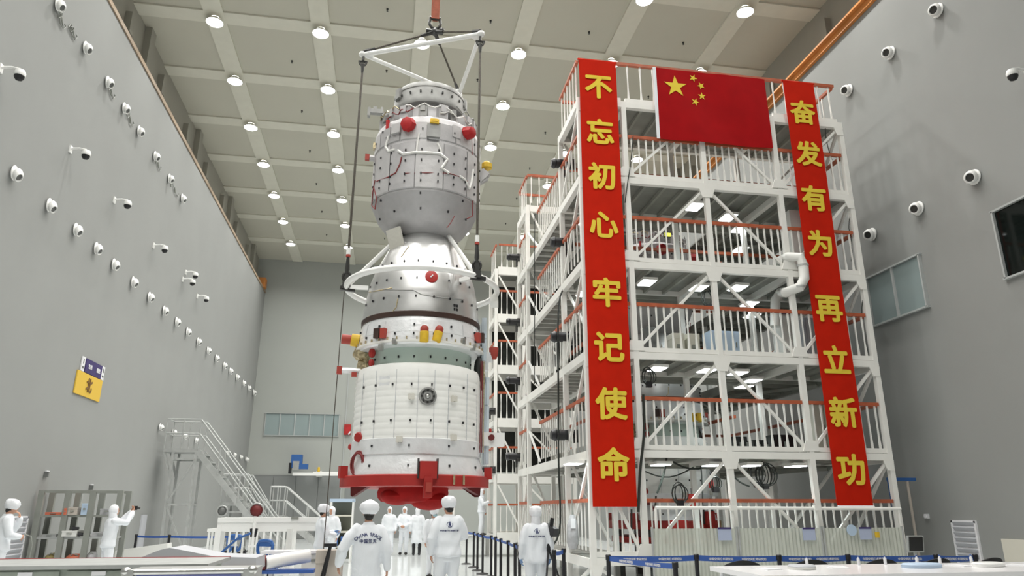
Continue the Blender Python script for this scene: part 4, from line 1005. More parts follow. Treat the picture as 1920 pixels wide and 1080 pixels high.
for (x0, x1, chars, ys, lab, ph) in ((4.135, 5.055, '不忘初心牢记使命', (165, 247, 330, 421, 548, 650, 756, 870), 'left red vertical banner with yellow characters hanging down the front tower', 0.0),
                                (9.46, 10.30, '奋发有为再立新功', (215, 291, 373, 456, 578, 673, 772, 880), 'right red vertical banner with yellow characters hanging down the front tower', 1.3)):
    xs = (x0 + x1) / 2
    fy = lambda x, z, ph=ph: BANY + 0.012 * math.sin(z * 0.9 + ph) + 0.003 * math.sin(x * 7 + z * 0.8 + ph)
    top, bot = 12.02, 1.70
    r = thing('banner', lab, 'banner', (xs, BANY, bot), group='red banners on the front tower', world=True)
    cloth('cloth', x0, x1, bot, top, 8, 60, fy, M['banner'], r)
    obj('top_hem', MB().tube([(x0 - .03, BANY + .01, top), (x1 + .03, BANY + .01, top)], 0.02, 6), M['banner'], r)
    if ph: obj('bottom_weight', MB().tube([(x0 - .0, BANY - .01, bot - .02), (x1 + .0, BANY - .01, bot - .02)], 0.045, 8), M['cloth_white'], r)
    for ch, y in zip(chars, ys):
        q = at('y', BANY, 1130 if not ph else 1540, y)
        me = face_y(text_mesh(ch, 0.68, 0.022, 0.003), xs, q.z, fy); me.materials.append(M['yellow'])
        obj('character', me, None, r)
FX0, FX1, FZ0, FZ1 = 6.07, 8.96, 10.06, 12.0
ffy = lambda x, z: BANY + 0.02 * math.sin((x + z * 0.6) * 3.2) * (1 - (z - FZ0) / (FZ1 - FZ0) * 0.7) + 0.008 * math.sin(x * 7)
fl = thing('national_flag', 'large red flag with five yellow stars hung on the top railing of the front tower', 'flag', ((FX0 + FX1) / 2, BANY, FZ0), world=True)
cloth('cloth', FX0, FX1, FZ0, FZ1, 30, 20, ffy, M['flag'], fl)
cloth('hoist_edge', FX0 - 0.075, FX0 + 0.005, FZ0, FZ1, 2, 20, lambda x, z: ffy(x, z) - 0.004, M['cloth_white'], fl)
def star(cx, cz, R, rot):
    pts = []
    for k in range(10):
        a = rot + PI / 2 + k * PI / 5; rr = R if k % 2 == 0 else R * 0.382
        pts.append((cx + rr * math.cos(a), cz + rr * math.sin(a)))
    vs = [(cx, ffy(cx, cz) - 0.014, cz)] + [(x, ffy(x, z) - 0.014, z) for x, z in pts]
    return MB().add(vs, [(0, 1 + k, 1 + (k + 1) % 10) for k in range(10)])
u = (FX1 - FX0) / 30
gx = lambda i: FX0 + i * u
gz = lambda j: FZ1 - j * u
obj('star', star(gx(5), gz(5), 3.2 * u, 0), M['yellow'], fl, label='large yellow star')
for (i, j) in ((10, 2), (12, 4), (12, 7), (10, 9)):
    ang = math.atan2(gz(5) - gz(j), gx(5) - gx(i)) - PI / 2
    obj('star', star(gx(i), gz(j), 1.15 * u, ang), M['yellow'], fl)

# ================================================================== PEOPLE
def hand_geo(mb, wrist, d, n, side, curl=0.5, g=1.0):
    """palm, four bent fingers of unequal length and a thumb leaving the side of the palm"""
    d = Vector(d).normalized(); n = Vector(n); n = (n - d * n.dot(d)).normalized(); x = d.cross(n) * side
    R = Matrix((x, n, d)).transposed()
    w = Vector(wrist)
    mb.ell(w + d * 0.048, (0.040 * g, 0.017 * g, 0.052 * g), 12, 8, R)
    for k, (off, L) in enumerate(((0.030, 0.068), (0.010, 0.077), (-0.011, 0.071), (-0.031, 0.055))):
        p = w + d * (0.088 - abs(off) * 0.25) + x * off * 1.08; pts = [p - d * 0.03, p]; a = 0.0; fan = off * 1.6
        for s_ in (0.45, 0.32, 0.23):
            a += curl * (0.9 if s_ == 0.45 else 1.0)
            p = p + (d * math.cos(a) + n * math.sin(a) + x * fan).normalized() * L * s_; pts.append(p)
        mb.rtube(pts, [0.0095 * g, 0.0095 * g, 0.009 * g, 0.0085 * g, 0.0075 * g], 8)
    p = w + d * 0.028 + x * 0.030
    p2 = p + (x * 0.75 + d * 0.6 + n * 0.25).normalized() * 0.036; p3 = p2 + (x * 0.25 + d * 0.85 + n * 0.45).normalized() * 0.032
    mb.rtube([p - x * 0.01, p2, p3], [0.013 * g, 0.011 * g, 0.0095 * g], 8)
def smooth_mesh(mb, voxel, it=3):
    me = mb.mesh('body', None, False)
    r = evaluated(me, [('REMESH', dict(mode='VOXEL', voxel_size=voxel, use_smooth_shade=True)), ('SMOOTH', dict(factor=0.5, iterations=it))])
    bpy.data.meshes.remove(me); return r
def folds(me, amp, seed, horiz=1.0):
    n = len(me.vertices); a = np.zeros(n * 3); me.vertices.foreach_get('co', a); a = a.reshape(-1, 3)
    nr = np.zeros(n * 3); me.vertices.foreach_get('normal', nr); nr = nr.reshape(-1, 3)
    rs = np.random.RandomState(seed); h = np.zeros(n)
    for k in range(9):
        d = rs.normal(size=3) * np.array([1, 1, 0.6 * horiz]); d /= np.linalg.norm(d); f = rs.uniform(14, 46)
        h += np.sin(a @ d * f + rs.uniform(0, 6) + 1.5 * np.sin(a[:, 2] * rs.uniform(4, 12))) / (1 + f / 25)
    a += nr * (h * amp)[:, None]; me.vertices.foreach_set('co', a.ravel()); me.update(); return me
V = Vector
def person(label, loc, face, H=1.72, arms=None, legs=None, head=(0, 0), lean=0.0, hem=0.84, vox=0.013, cap='round', mask=None, glove=False, shoes='signwhite',
           seed=1, text=None, group='people in white coveralls', coat_w=1.0, trousers=True, boots=False, bulge=1.0):
    s = H / 1.72
    arms = arms or {}
    shx = 0.185
    def ly(z): return lean * max(0.0, z - 0.9)
    A = {}
    for sd in (-1, 1):
        d_el, d_wr, d_h, d_n = arms.get(sd, ((0.255, -0.03, 1.12), (0.265, 0.06, 0.88), (0.0, 0.2, -1), (-1, 0.1, 0)))
        A[sd] = [V((sd * shx, ly(1.4), 1.395)), V((sd * d_el[0], d_el[1], d_el[2])), V((sd * d_wr[0], d_wr[1], d_wr[2])), V((sd * d_h[0], d_h[1], d_h[2])), V((sd * d_n[0], d_n[1], d_n[2]))]
    L = {}
    legs = legs or {}
    for sd in (-1, 1):
        kn, an = legs.get(sd, ((0.105, 0.015, 0.49), (0.11, -0.02, 0.085)))
        L[sd] = [V((sd * 0.092, 0, 0.90)), V((sd * kn[0], kn[1], kn[2])), V((sd * an[0], an[1], an[2]))]
    hy = ly(1.6) + 0.02
    HR = Matrix.Translation((0, ly(1.5), 1.50)) @ Matrix.Rotation(head[0], 4, 'Z') @ Matrix.Rotation(head[1], 4, 'X') @ Matrix.Translation((0, -ly(1.5), -1.50))
    # --- the body, one skin
    mb = MB()
    hd = MB().ell((0, hy, 1.625), (0.076, 0.096, 0.108), 18, 14).ell((0, hy + 0.025, 1.565), (0.056, 0.068, 0.066), 14, 10).ell((0, hy + 0.093, 1.603), (0.013, 0.02, 0.026), 8, 8)
    for sd in (-1, 1): hd.ell((sd * 0.078, hy - 0.005, 1.61), (0.012, 0.022, 0.034), 8, 6)
    hd.ell((0, hy + 0.083, 1.565), (0.024, 0.010, 0.010), 8, 6)
    mb.add(*(lambda m_: (m_.v, m_.f))(hd.xf(HR)))
    mb.rtube([(0, ly(1.42), 1.42), (0, ly(1.55) + 0.005, 1.55)], [0.058, 0.052], 12)
    mb.loft([(0, 0, 0.86, 0.13, 0.09), (0, 0, 0.95, 0.15, 0.10), (0, ly(1.1), 1.1, 0.13, 0.09), (0, ly(1.3), 1.3, 0.16, 0.105), (0, ly(1.41), 1.41, 0.13, 0.08), (0, ly(1.45), 1.45, 0.07, 0.06)])
    hands = MB()
    for sd in (-1, 1):
        a = A[sd]; mb.rtube([a[0] + V((-sd * 0.02, 0, -0.02)), a[1], a[2]], [0.040, 0.036, 0.027], 12); hand_geo(mb, a[2], a[3], a[4], -sd, 0.45)
        l = L[sd]; mb.rtube(l, [0.085, 0.056, 0.038], 12); mb.ell(l[2] + V((0, 0.06, -0.045)), (0.042, 0.11, 0.038), 12, 8)
    body = smooth_mesh(mb, vox, 2); body.materials.append(M['skin'])
    p = bpy.data.objects.new('person', body); COL.objects.link(p); p.location = loc; p.rotation_euler = (0, 0, face); p.scale = (s, s, s)
    tag(p, label, 'person', group)
    # --- jacket
    mb = MB(); w = coat_w
    z0 = hem
    rings = [(0, 0, z0, 0.205 * w, 0.15 * w), (0, 0, z0 + 0.03, 0.215 * w, 0.158 * w)]
    if hem < 0.75: rings += [(0, 0, 0.85, 0.20 * w, 0.145 * w)]
    rings += [(0, ly(1.0), 1.0, 0.19 * w * bulge, 0.138 * w), (0, ly(1.15), 1.15, 0.197 * w, 0.138 * w), (0, ly(1.30), 1.30, 0.208 * w, 0.137 * w), (0, ly(1.38), 1.38, 0.20 * w, 0.118 * w), (0, ly(1.425), 1.425, 0.155, 0.10), (0, ly(1.455), 1.455, 0.085, 0.08), (0, ly(1.49), 1.49, 0.072, 0.07)]
    mb.loft(rings, 24)
    for sd in (-1, 1):
        a = A[sd]; e = a[1]; wv = a[2]
        mb.rtube([a[0] + V((-sd * 0.03, 0, 0.0)), a[0].lerp(e, 0.5), e, e.lerp(wv, 0.5), e.lerp(wv, 0.96)], [0.082 * w, 0.078 * w, 0.072 * w, 0.064, 0.052], 14)
    jk = folds(smooth_mesh(mb, max(vox, 0.014), 3), 0.0062, seed); jk.materials.append(M['coverall'])
    jo = obj('jacket', jk, None, p)
    # --- trousers
    if trousers:
        mb = MB(); mb.loft([(0, 0, 0.80, 0.165, 0.118), (0, 0, 0.90, 0.178, 0.128), (0, 0, 1.0, 0.165, 0.115), (0, 0, 1.04, 0.15, 0.1)], 20)
        for sd in (-1, 1):
            l = L[sd]; k = l[1]; an = l[2]
            if boots: an = k.lerp(an, 0.4)
            mb.rtube([l[0] + V((0, 0, -0.02)), l[0].lerp(k, 0.5), k, k.lerp(an, 0.5), an + V((0, 0, 0.0))], [0.108, 0.096, 0.082, 0.078, 0.072], 14)
        tr = folds(smooth_mesh(mb, max(vox, 0.016), 3), 0.006, seed + 50, 0.4); tr.materials.append(M['coverall']); obj('trousers', tr, None, p)
    for sd in (-1, 1):
        l = L[sd]; mb = MB().ell(l[2] + V((0, 0.055, -0.036)), (0.056, 0.135, 0.048), 14, 8).rtube([l[2] + V((0, 0, 0.10 if not boots else 0.30)), l[2] + V((0, 0.0, -0.03))], [0.05 if not boots else 0.07, 0.05], 12)
        obj('shoe' if not boots else 'boot', mb, M[shoes], p)
    # --- head wear
    if cap in ('round', 'drape'):
        mb = MB().lathe([(0.080, 1.585), (0.094, 1.60), (0.114, 1.645), (0.118, 1.685), (0.105, 1.735), (0.066, 1.765), (0.02, 1.772)], 24, (0, 0, 0), wob=lambda a, z: 0.006 * math.sin(5 * a + z * 40))
        mb.v = [(x, y * 1.12 + hy - 0.012, z - 0.10 * (0.0 if y < 0 else y)) for x, y, z in mb.v]
    elif cap == 'beret':
        mb = MB().lathe([(0.085, 1.595), (0.102, 1.61), (0.130, 1.65), (0.137, 1.685), (0.120, 1.735), (0.07, 1.765), (0.03, 1.785), (0.008, 1.795)], 28, wob=lambda a, z: 0.008 * math.sin(7 * a) * (1 if z > 1.64 else 0))
        mb.v = [(x + 0.006, y * 1.05 + hy - 0.01, z) for x, y, z in mb.v]
    else:       # close hood covering head and nape, open at the face
        mb = MB().ell((0, hy - 0.012, 1.632), (0.094, 0.108, 0.125), 20, 14)
        mb.rtube([(0, hy - 0.03, 1.60), (0, ly(1.45), 1.46)], [0.082, 0.088], 14)
        mb.v = [(x, min(y, hy + (0.062 if z < 1.665 else 0.11)), z) for x, y, z in mb.v]
    if cap == 'drape': mb.rtube([(0, hy - 0.02, 1.62), (0, hy - 0.03, 1.56), (0, ly(1.45), 1.46)], [0.088, 0.082, 0.088], 14)
    obj('cap', mb.xf(HR), M['cloth_white'], p)
    if cap in ('round', 'beret'):
        hm = MB().ell((0, hy - 0.016, 1.605), (0.080, 0.088, 0.072), 16, 10).ell((0, hy - 0.05, 1.56), (0.062, 0.045, 0.05), 12, 8)
        hm.v = [(x, min(y, hy + 0.015), z) for x, y, z in hm.v]
        obj('hair', hm.xf(HR), M['hair'], p)
    for sd in (-1, 1): obj('eye', MB().ell((sd * 0.031, hy + 0.081, 1.622), (0.013, 0.012, 0.008), 8, 6).xf(HR), M['eye'], p)
    if mask:
        mm = MB().ell((0, hy + 0.048, 1.575), (0.068, 0.062, 0.056), 16, 10); mm.v = [(x, max(y, hy + 0.01), z) for x, y, z in mm.v]
        obj('face_mask', mm.xf(HR), M[mask], p)
    if glove:
        for sd in (-1, 1):
            gm = MB(); a = A[sd]; hand_geo(gm, a[2], a[3], a[4], -sd, 0.45, 1.16); gm.rtube([a[2] + (a[1] - a[2]) * 0.28, a[2], a[2] + a[3].normalized() * 0.02], [0.046, 0.04, 0.036], 12)
            gl = smooth_mesh(gm, 0.009, 1); gl.materials.append(M['glove']); obj('glove', gl, None, p, label='blue glove')
    # --- lettering on the back, laid on the jacket
    if text:
        tree = BVHTree.FromPolygons([v.co.copy() for v in jk.vertices], [tuple(f.vertices) for f in jk.polygons])
        def lay(me, x, z, name, rot=0.0):
            c, sn = math.cos(rot), math.sin(rot)
            for v in me.vertices:
                X, Z = v.co.x * c - v.co.y * sn, v.co.x * sn + v.co.y * c
                h = tree.ray_cast(V((X + x, -0.6, Z + z)), V((0, 1, 0)))
                v.co = V((X + x, (h[0].y if h[0] is not None else -0.14) - 0.004 - (v.co.z + 0.001), Z + z))
            me.materials.append(M['navy']); obj(name, me, None, p)
        for (body_, size, x, z, rot) in text:
            if body_ == 'emblem':
                me = MB().prism([(-0.028, -0.035), (-0.012, -0.035), (0.0, 0.0), (0.012, -0.035), (0.028, -0.035), (0.004, 0.05), (-0.004, 0.05)], 0.002)
                me.v = [(x_, z_, y_) for x_, y_, z_ in me.v]; m2 = me.mesh('emblem', None, False); lay(m2, x, z, 'emblem')
                ring = MB(); n_ = 20
                for k in range(n_):
                    t0, t1 = 2 * PI * k / n_ + 0.5, 2 * PI * (k + 1) / n_ + 0.5
                    if k in (0, 1, 10, 11): continue
                    ring.add([(0.042 * math.cos(t0), 0.034 * math.sin(t0), 0), (0.05 * math.cos(t0), 0.042 * math.sin(t0), 0), (0.05 * math.cos(t1), 0.042 * math.sin(t1), 0), (0.042 * math.cos(t1), 0.034 * math.sin(t1), 0)], [(0, 1, 2, 3)])
                lay(ring.mesh('emblem_ring', None, False), x, z + 0.005, 'emblem_ring')
            else:
                lay(text_mesh(body_, size, 0.0012, 0.001, 1.3 if len(body_) > 5 else 1.12), x, z, 'lettering', rot)
    return p

arc_text = []
for k, ch in enumerate('CHINA SPACE'):
    if ch == ' ': continue
    t = (k - 5) / 5.0
    arc_text.append((ch, 0.062, 0.168 * t, 1.335 - 0.062 * t * t, -0.42 * t))
arc_text.append(('中国航天', 0.056, 0.0, 1.245, 0))
row_text = [('emblem', 0, 0.0, 1.33, 0), ('中国空间技术研究院', 0.029, 0.0, 1.245, 0)]
ARM = {}   # elbow, wrist, hand direction, palm normal; x counts outwards from the body
p1 = at('y', 10.6, 692, 965)
person('person from behind in white coat lettered CHINA SPACE, left arm bent', (p1.x, 10.6, 0), 0.08, 1.71, hem=0.50, cap='beret', seed=3, coat_w=1.0, vox=0.011, text=arc_text, group=None,
       arms={-1: ((0.34, -0.05, 1.13), (0.36, 0.14, 0.93), (0.1, 0.5, -0.7), (-1, 0, 0)), 1: ((0.26, -0.02, 1.10), (0.285, 0.03, 0.87), (0.05, 0.1, -1), (-1, 0, 0))})
p2 = at('y', 12.6, 842, 960)
person('person from behind in white emblem jacket, walking left of the barrier posts', (p2.x, 12.6, 0), 0.05, 1.815, hem=0.86, cap='round', seed=8, head=(0.35, -0.05), vox=0.012, text=row_text, coat_w=1.0, group=None, shoes='hair',
       arms={-1: ((0.27, -0.06, 1.13), (0.26, 0.04, 0.90), (0.0, 0.2, -1), (-1, 0, 0)), 1: ((0.25, 0.06, 1.16), (0.10, 0.26, 1.10), (-0.6, 0.6, 0.1), (-0.5, -0.5, 0))},
       legs={-1: ((0.12, 0.06, 0.49), (0.13, 0.06, 0.085)), 1: ((0.09, 0.0, 0.49), (0.10, -0.12, 0.10))})
p3 = at('y', 13.3, 998, 965)
person('person from behind in white emblem jacket and round cap, beside the front tower', (p3.x, 13.0, 0), -0.03, 1.66, hem=0.80, cap='drape', seed=14, vox=0.012, glove=True, text=row_text, coat_w=1.04, group=None, bulge=1.05)
p4 = at('y', 17.3, 606, 960)
person('person in white with grey mask and blue gloves, facing right before the white rack', (p4.x, 17.3, 0), -1.25, 1.72, hem=0.84, cap='round', mask='mask_grey', glove=True, seed=21, vox=0.013, group=None,
       arms={-1: ((0.22, 0.08, 1.13), (0.08, 0.30, 1.16), (-0.4, 0.8, 0.3), (-0.3, -0.3, -1)), 1: ((0.23, 0.06, 1.12), (0.07, 0.29, 1.10), (-0.4, 0.8, 0.2), (-0.3, -0.3, 1))})
p5 = at('y', 24.5, 629, 958)
person('distant person in white, partly behind the one with blue gloves', (p5.x, 23.0, 0), 2.6, 1.70, cap='hood', seed=25, vox=0.018, group=None)
person('distant person in white facing us, leftmost of three below the red engine cover', (0.33, 29.3, 0), 2.9, 1.72, cap='hood', seed=31, vox=0.018, group=None)
person('distant person in white with joined hands, middle of three below the engine cover', (0.90, 29.3, 0), 2.9, 1.72, cap='hood', seed=35, vox=0.018, group=None, shoes='hair',
       arms={-1: ((0.25, 0.08, 1.12), (0.05, 0.24, 1.05), (-0.7, 0.5, -0.2), (0, -1, 0)), 1: ((0.25, 0.08, 1.12), (0.05, 0.24, 1.03), (-0.7, 0.5, -0.2), (0, -1, 0))})
person('distant person seen from behind in a long white coat and black boots', (1.38, 28.9, 0), 0.05, 1.70, hem=0.44, cap='hood', seed=39, vox=0.018, shoes='black', boots=True, group=None)
person('person with a pale blue face mask, half hidden behind the walking person on the aisle', (1.36, 19.6, 0), -2.75, 1.66, hem=0.84, cap='round', mask='mask', seed=44, vox=0.016, shoes='hair', group=None, head=(0.1, -0.15), lean=-0.05)
p11 = at('y', 16.3, 6, 1000)
person('person in white cap at the left edge of the picture, hand raised to his chin', (p11.x, 16.3, 0), -1.15, 1.80, cap='round', seed=48, vox=0.012, group=None, lean=0.04, head=(0.0, -0.12),
       arms={-1: ((0.20, 0.16, 1.16), (0.05, 0.22, 1.42), (-0.3, -0.25, 0.8), (0.1, -1, 0)), 1: ((0.24, 0.10, 1.12), (0.14, 0.28, 1.08), (-0.8, 0.5, 0), (0, -1, 0))})
p12 = at('y', 18.3, 206, 1000)
ph = person('person in white coverall raising both hands to take a photo beside the grey rack', (p12.x, 18.3, 0), -0.95, 1.72, cap='hood', seed=52, vox=0.012, group=None, lean=0.02, head=(0, 0.1),
       arms={-1: ((0.20, 0.26, 1.36), (0.07, 0.40, 1.60), (-0.4, 0.2, 0.8), (0, -1, 0)), 1: ((0.21, 0.25, 1.36), (0.07, 0.40, 1.60), (-0.4, 0.2, 0.8), (0, -1, 0))})
r = thing('photo_camera', 'small dark camera held up by the photographer beside the grey rack', 'camera', tuple(V((p12.x, 18.3, 0)) + Matrix.Rotation(-0.95, 3, 'Z') @ V((0, 0.46, 1.66))), -0.95)
obj('body', MB().box((0, 0, 0.02), (0.14, 0.05, 0.09)), M['black'], r); obj('lens', MB().tube([(0, 0.02, 0.02), (0, 0.10, 0.02)], 0.032, 12), M['darkmetal'], r)
p13 = at('y', 27.9, 905, 1000)
person('distant person in white coverall standing on the step platform beside the rear tower', (p13.x - 0.05, 27.9, 0.72), -2.0, 1.66, cap='hood', seed=57, vox=0.018, group=None, shoes='hair',
       arms={1: ((0.22, 0.12, 1.15), (0.10, 0.32, 1.25), (-0.2, 0.8, 0.2), (0, 0, -1))})

# ================================================================== BARRIERS
post_m = MB().lathe([(0.032, 0.03), (0.032, 0.93), (0.04, 0.935), (0.04, 1.0), (0.03, 1.01)], 14).mesh('post', M['black'])
base_m = MB().lathe([(0.16, 0.0), (0.165, 0.012), (0.12, 0.03), (0.03, 0.045)], 20).mesh('base', M['rubber'])
def stanchion(x, y, label, group):
    r = thing('barrier_post', label, 'barrier post', (x, y, 0), group=group)
    obj('post', post_m, None, r); obj('base', base_m, None, r); return r
def belt(p, q, label, z=0.955, sag=0.015, txt=False, h=0.05, group='blue barrier belts'):
    pts = arc((p[0], p[1], z), (q[0], q[1], z), sag, 10)
    mb = MB()
    for i in range(10):
        mb.bar(pts[i], pts[i + 1], 0.006, h * 1.05)
    o = obj('barrier_belt', mb, M['blue']); tag(o, label, 'belt', group)
    if txt:
        a = math.atan2(q[1] - p[1], q[0] - p[0]); L = (Vector(q) - Vector(p)).length
        for k, f in enumerate((0.30, 0.70) if L > 0.9 else (0.5,)):
            me = text_mesh('中国空间技术研究院', 0.040, 0.0008, 0.001)
            c = Vector((p[0] + (q[0] - p[0]) * f, p[1] + (q[1] - p[1]) * f, z - sag * 4 * f * (1 - f)))
            me.transform(Matrix.Translation(c) @ Matrix.Rotation(a, 4, 'Z') @ Matrix.Translation((0, -0.007, 0)) @ Matrix.Rotation(PI / 2, 4, 'X')); me.materials.append(M['signwhite'])
            obj('lettering', me, None, o)
    return o
fr = [(3.35, 10.91), (4.69, 10.81), (5.84, 10.47), (6.93, 10.42), (8.23, 10.19), (8.81, 10.09)]
for k, (x, y) in enumerate(fr): stanchion(x, y, 'black barrier post before the front tower, %s from the left' % ORD[k], 'barrier posts before the front tower')
for k in range(5): belt(fr[k], fr[k + 1], 'blue barrier belt with white lettering before the front tower, %s span from the left' % ORD[k], txt=True, h=0.075)
stanchion(3.74, 9.3, 'black barrier post standing nearest the camera, in front of the row before the tower', 'barrier posts before the front tower')
belt(fr[0], (3.74, 9.3), 'blue barrier belt slanting towards the camera from the leftmost front post', txt=True, h=0.06)
ais = [(2.72, 24.0), (2.78, 22.6), (2.74, 21.4), (2.74, 20.3), (2.84, 19.4), (2.80, 18.4), (2.77, 17.4), (2.74, 16.2), (2.66, 14.9), (2.62, 14.2)]
for k, (x, y) in enumerate(ais): stanchion(x, y, 'black barrier post along the aisle beside the towers, %s from the far end' % ORD[k], 'barrier posts along the aisle')
for k in range(len(ais) - 1): belt(ais[k], ais[k + 1], 'blue barrier belt along the aisle beside the towers, %s span from the far end' % ORD[k])
stanchion(3.13, 12.78, 'black barrier post just right of the person in the round cap', 'barrier posts beside the front tower')
stanchion(2.86, 12.35, 'dark barrier post hidden behind the arm of the person in the round cap', 'barrier posts beside the front tower')
belt((2.86, 12.35), (3.13, 12.78), 'short blue barrier belt right of the person in the round cap', h=0.06)
lf_ = [(-6.48, 21.9), (-5.51, 21.4), (-3.9, 21.0)]
for k, (x, y) in enumerate(lf_): stanchion(x, y, 'black barrier post on the left floor before the stair platform, %s from the wall' % ORD[k], 'barrier posts at the left')
for k in range(2): belt(lf_[k], lf_[k + 1], 'thin blue barrier belt before the stair platform, %s span from the left wall' % ORD[k])

# ---- ribbed PVC screens with a white rail before the tower
for k, (x0, x1) in enumerate(((5.22, 6.92), (7.02, 8.76), (8.86, 10.6))):
    r = thing('pvc_screen', 'translucent ribbed screen panel at the foot of the front tower, %s from the left' % ORD[k], 'screen', ((x0 + x1) / 2, 14.0, 0), group='ribbed screens before the tower', world=True)
    n = 44; vs = []; fs = []
    for j in range(n + 1):
        x = x0 + (x1 - x0) * j / n; d = 0.009 if j % 2 else -0.009
        vs += [(x, 14.0 + d, 0.08), (x, 14.0 + d, 1.29)]
    fs = [(2 * j, 2 * j + 2, 2 * j + 3, 2 * j + 1) for j in range(n)]
    obj('ribbed_sheet', MB().add(vs, fs), M['pvc'], r, smooth=False)
    obj('edge_post', MB().tube([(x0 - .02, 14.0, 0), (x0 - .02, 14.0, 1.32)], 0.025, 8), M['galv'], r); obj('edge_post', MB().tube([(x1 + .02, 14.0, 0), (x1 + .02, 14.0, 1.32)], 0.025, 8), M['galv'], r)
    obj('bottom_rail', MB().box(((x0 + x1) / 2, 14.0, 0.06), (x1 - x0, 0.05, 0.08)), M['galv'], r)
    for (px, py, w) in (((1359, 1001, 0.28),), ((1517, 1001, 0.27),), ((1623, 1000, 0.27),))[k]:
        q = at('y', 13.95, px, py)
        nn = obj('notice', MB().box((q.x, 13.95, q.z), (w, 0.012, 0.24)), mat('notice_blue_%d' % k, (0.42, 0.47, 0.62), 0.5), r, smooth=False, label='pale blue notice')
        obj('notice_header', MB().box((q.x, 13.943, q.z + 0.105), (w, 0.012, 0.035)), M['signpurple'], nn, smooth=False)
    if k == 2:
        q = at('y', 13.95, 1645, 1003); obj('warning_label', MB().box((q.x, 13.95, q.z), (0.10, 0.012, 0.11)), M['yellowcap'], r, smooth=False, label='yellow label')
        q = at('y', 13.95, 1597, 994); obj('round_label', MB().lathe([(0.11, -0.006), (0.11, 0.006)], 20).xf(Matrix.Translation(q) @ Matrix.Rotation(PI / 2, 4, 'X')), M['lightblue'], r, label='pale disc')
rl = thing('guard_rail', 'long white horizontal rail on thin posts across the foot of the front tower', 'rail', (8.05, 14.12, 0), world=True)
obj('top_rail', MB().tube([(5.34, 14.12, 1.68), (10.75, 14.12, 1.66)], 0.035, 10), M['white'], rl)
for x in (5.34, 6.97, 8.82, 10.7): obj('post', MB().tube([(x, 14.12, 0), (x, 14.12, 1.67)], 0.03, 8), M['white'], rl)
for x in (6.97, 8.82): obj('clamp', MB().box((x, 14.10, 1.68), (0.14, 0.1, 0.1)), M['white'], rl)

# ================================================================== RIGHT FOREGROUND AND RIGHT WALL
tb = thing('display_table', 'long white table across the right foreground with small things on it', 'table', (6.2, 8.2, 0), 0, world=True)
obj('tabletop', MB().box((6.5, 7.97, 0.975), (5.2, 1.3, 0.05)), M['tabletop'], tb, smooth=False)
obj('apron', MB().box((6.5, 8.55, 0.90), (5.0, 0.04, 0.12)), M['tabletop'], tb, smooth=False)
for x in (4.05, 6.5, 8.95):
    for y in (7.5, 8.5): obj('leg', MB().box((x, y, 0.475), (0.06, 0.06, 0.95)), M['galv'], tb, smooth=False)
chairpos = [(4.62, 9.35), (5.55, 9.35), (6.5, 9.3), (7.3, 9.3), (8.1, 9.3)]
def stool(x, y, label, rot):
    r = thing('office_chair', label, 'chair', (x, y, 0), rot, group='black chairs behind the white table')
    n = 16
    bk = MB()
    vs = []
    for t in (0, 1):
        for j in range(n + 1):
            a = -0.9 + 1.8 * j / n; R = 0.30 + 0.035 * t
            top = 1.03 - 0.09 * (2 * j / n - 1) ** 2
            vs += [(R * math.sin(a), 0.30 * math.cos(a) + 0.035 * t - 0.05, 0.62), (R * math.sin(a), 0.30 * math.cos(a) + 0.035 * t - 0.02, top)]
    m_ = 2 * (n + 1); fs = []
    for j in range(n):
        a = 2 * j; fs += [(a, a + 1, a + 3, a + 2), (m_ + a, m_ + a + 2, m_ + a + 3, m_ + a + 1), (a + 1, m_ + a + 1, m_ + a + 3, a + 3), (a, a + 2, m_ + a + 2, m_ + a)]
    fs += [(0, m_, m_ + 1, 1), (2 * n, 2 * n + 1, m_ + 2 * n + 1, m_ + 2 * n)]
    obj('backrest', bk.add(vs, fs), M['rubber'], r)
    obj('seat', MB().loft([(0, 0, 0.44, 0.20, 0.20), (0, 0, 0.46, 0.235, 0.23), (0, 0, 0.50, 0.24, 0.235), (0, 0, 0.52, 0.21, 0.21)], 20), M['rubber'], r)
    obj('back_bar', MB().tube([(0, 0.1, 0.44), (0, 0.30, 0.46), (0, 0.28, 0.70)], 0.025, 8), M['black'], r)
    obj('column', MB().tube([(0, 0, 0.08), (0, 0, 0.45)], 0.03, 10), M['steel'], r)
    ft_ = MB()
    for k in range(5):
        a = k * 2 * PI / 5; ft_.bar((0, 0, 0.09), (0.27 * math.cos(a), 0.27 * math.sin(a), 0.055), 0.05, 0.04)
        ft_.ell((0.27 * math.cos(a), 0.27 * math.sin(a), 0.032), (0.03, 0.03, 0.03), 8, 6)
    obj('foot', ft_, M['black'], r)
    return r
for k, (x, y) in enumerate(chairpos): stool(x, y, 'black chair with curved low back behind the white table, %s from the left' % ORD[k], PI + 0.1 * (k - 2))
bt = MB().lathe([(0.028, 0.0), (0.03, 0.01), (0.03, 0.12), (0.014, 0.155), (0.013, 0.17)], 12).mesh('bottle_body', M['signwhite'])
btc = MB().lathe([(0.016, 0.168), (0.016, 0.19), (0.012, 0.193)], 10).mesh('cap', M['blue'])
for k, px in enumerate((1513, 1610, 1660, 1720, 1763, 1822)):
    q = at('y', 8.5, px, 1056)
    r = thing('water_bottle', 'small white bottle on the far edge of the white table, %s from the left' % ORD[k], 'bottle', (q.x, 8.5, 1.0), group='bottles on the white table')
    r.scale = (0.6, 0.6, 0.55); obj('bottle_body', bt, None, r); obj('cap', btc, None, r)
pp = MB().box((0, 0, 0.004), (0.21, 0.29, 0.008)).mesh('sheet_stack', M['signwhite'], False)
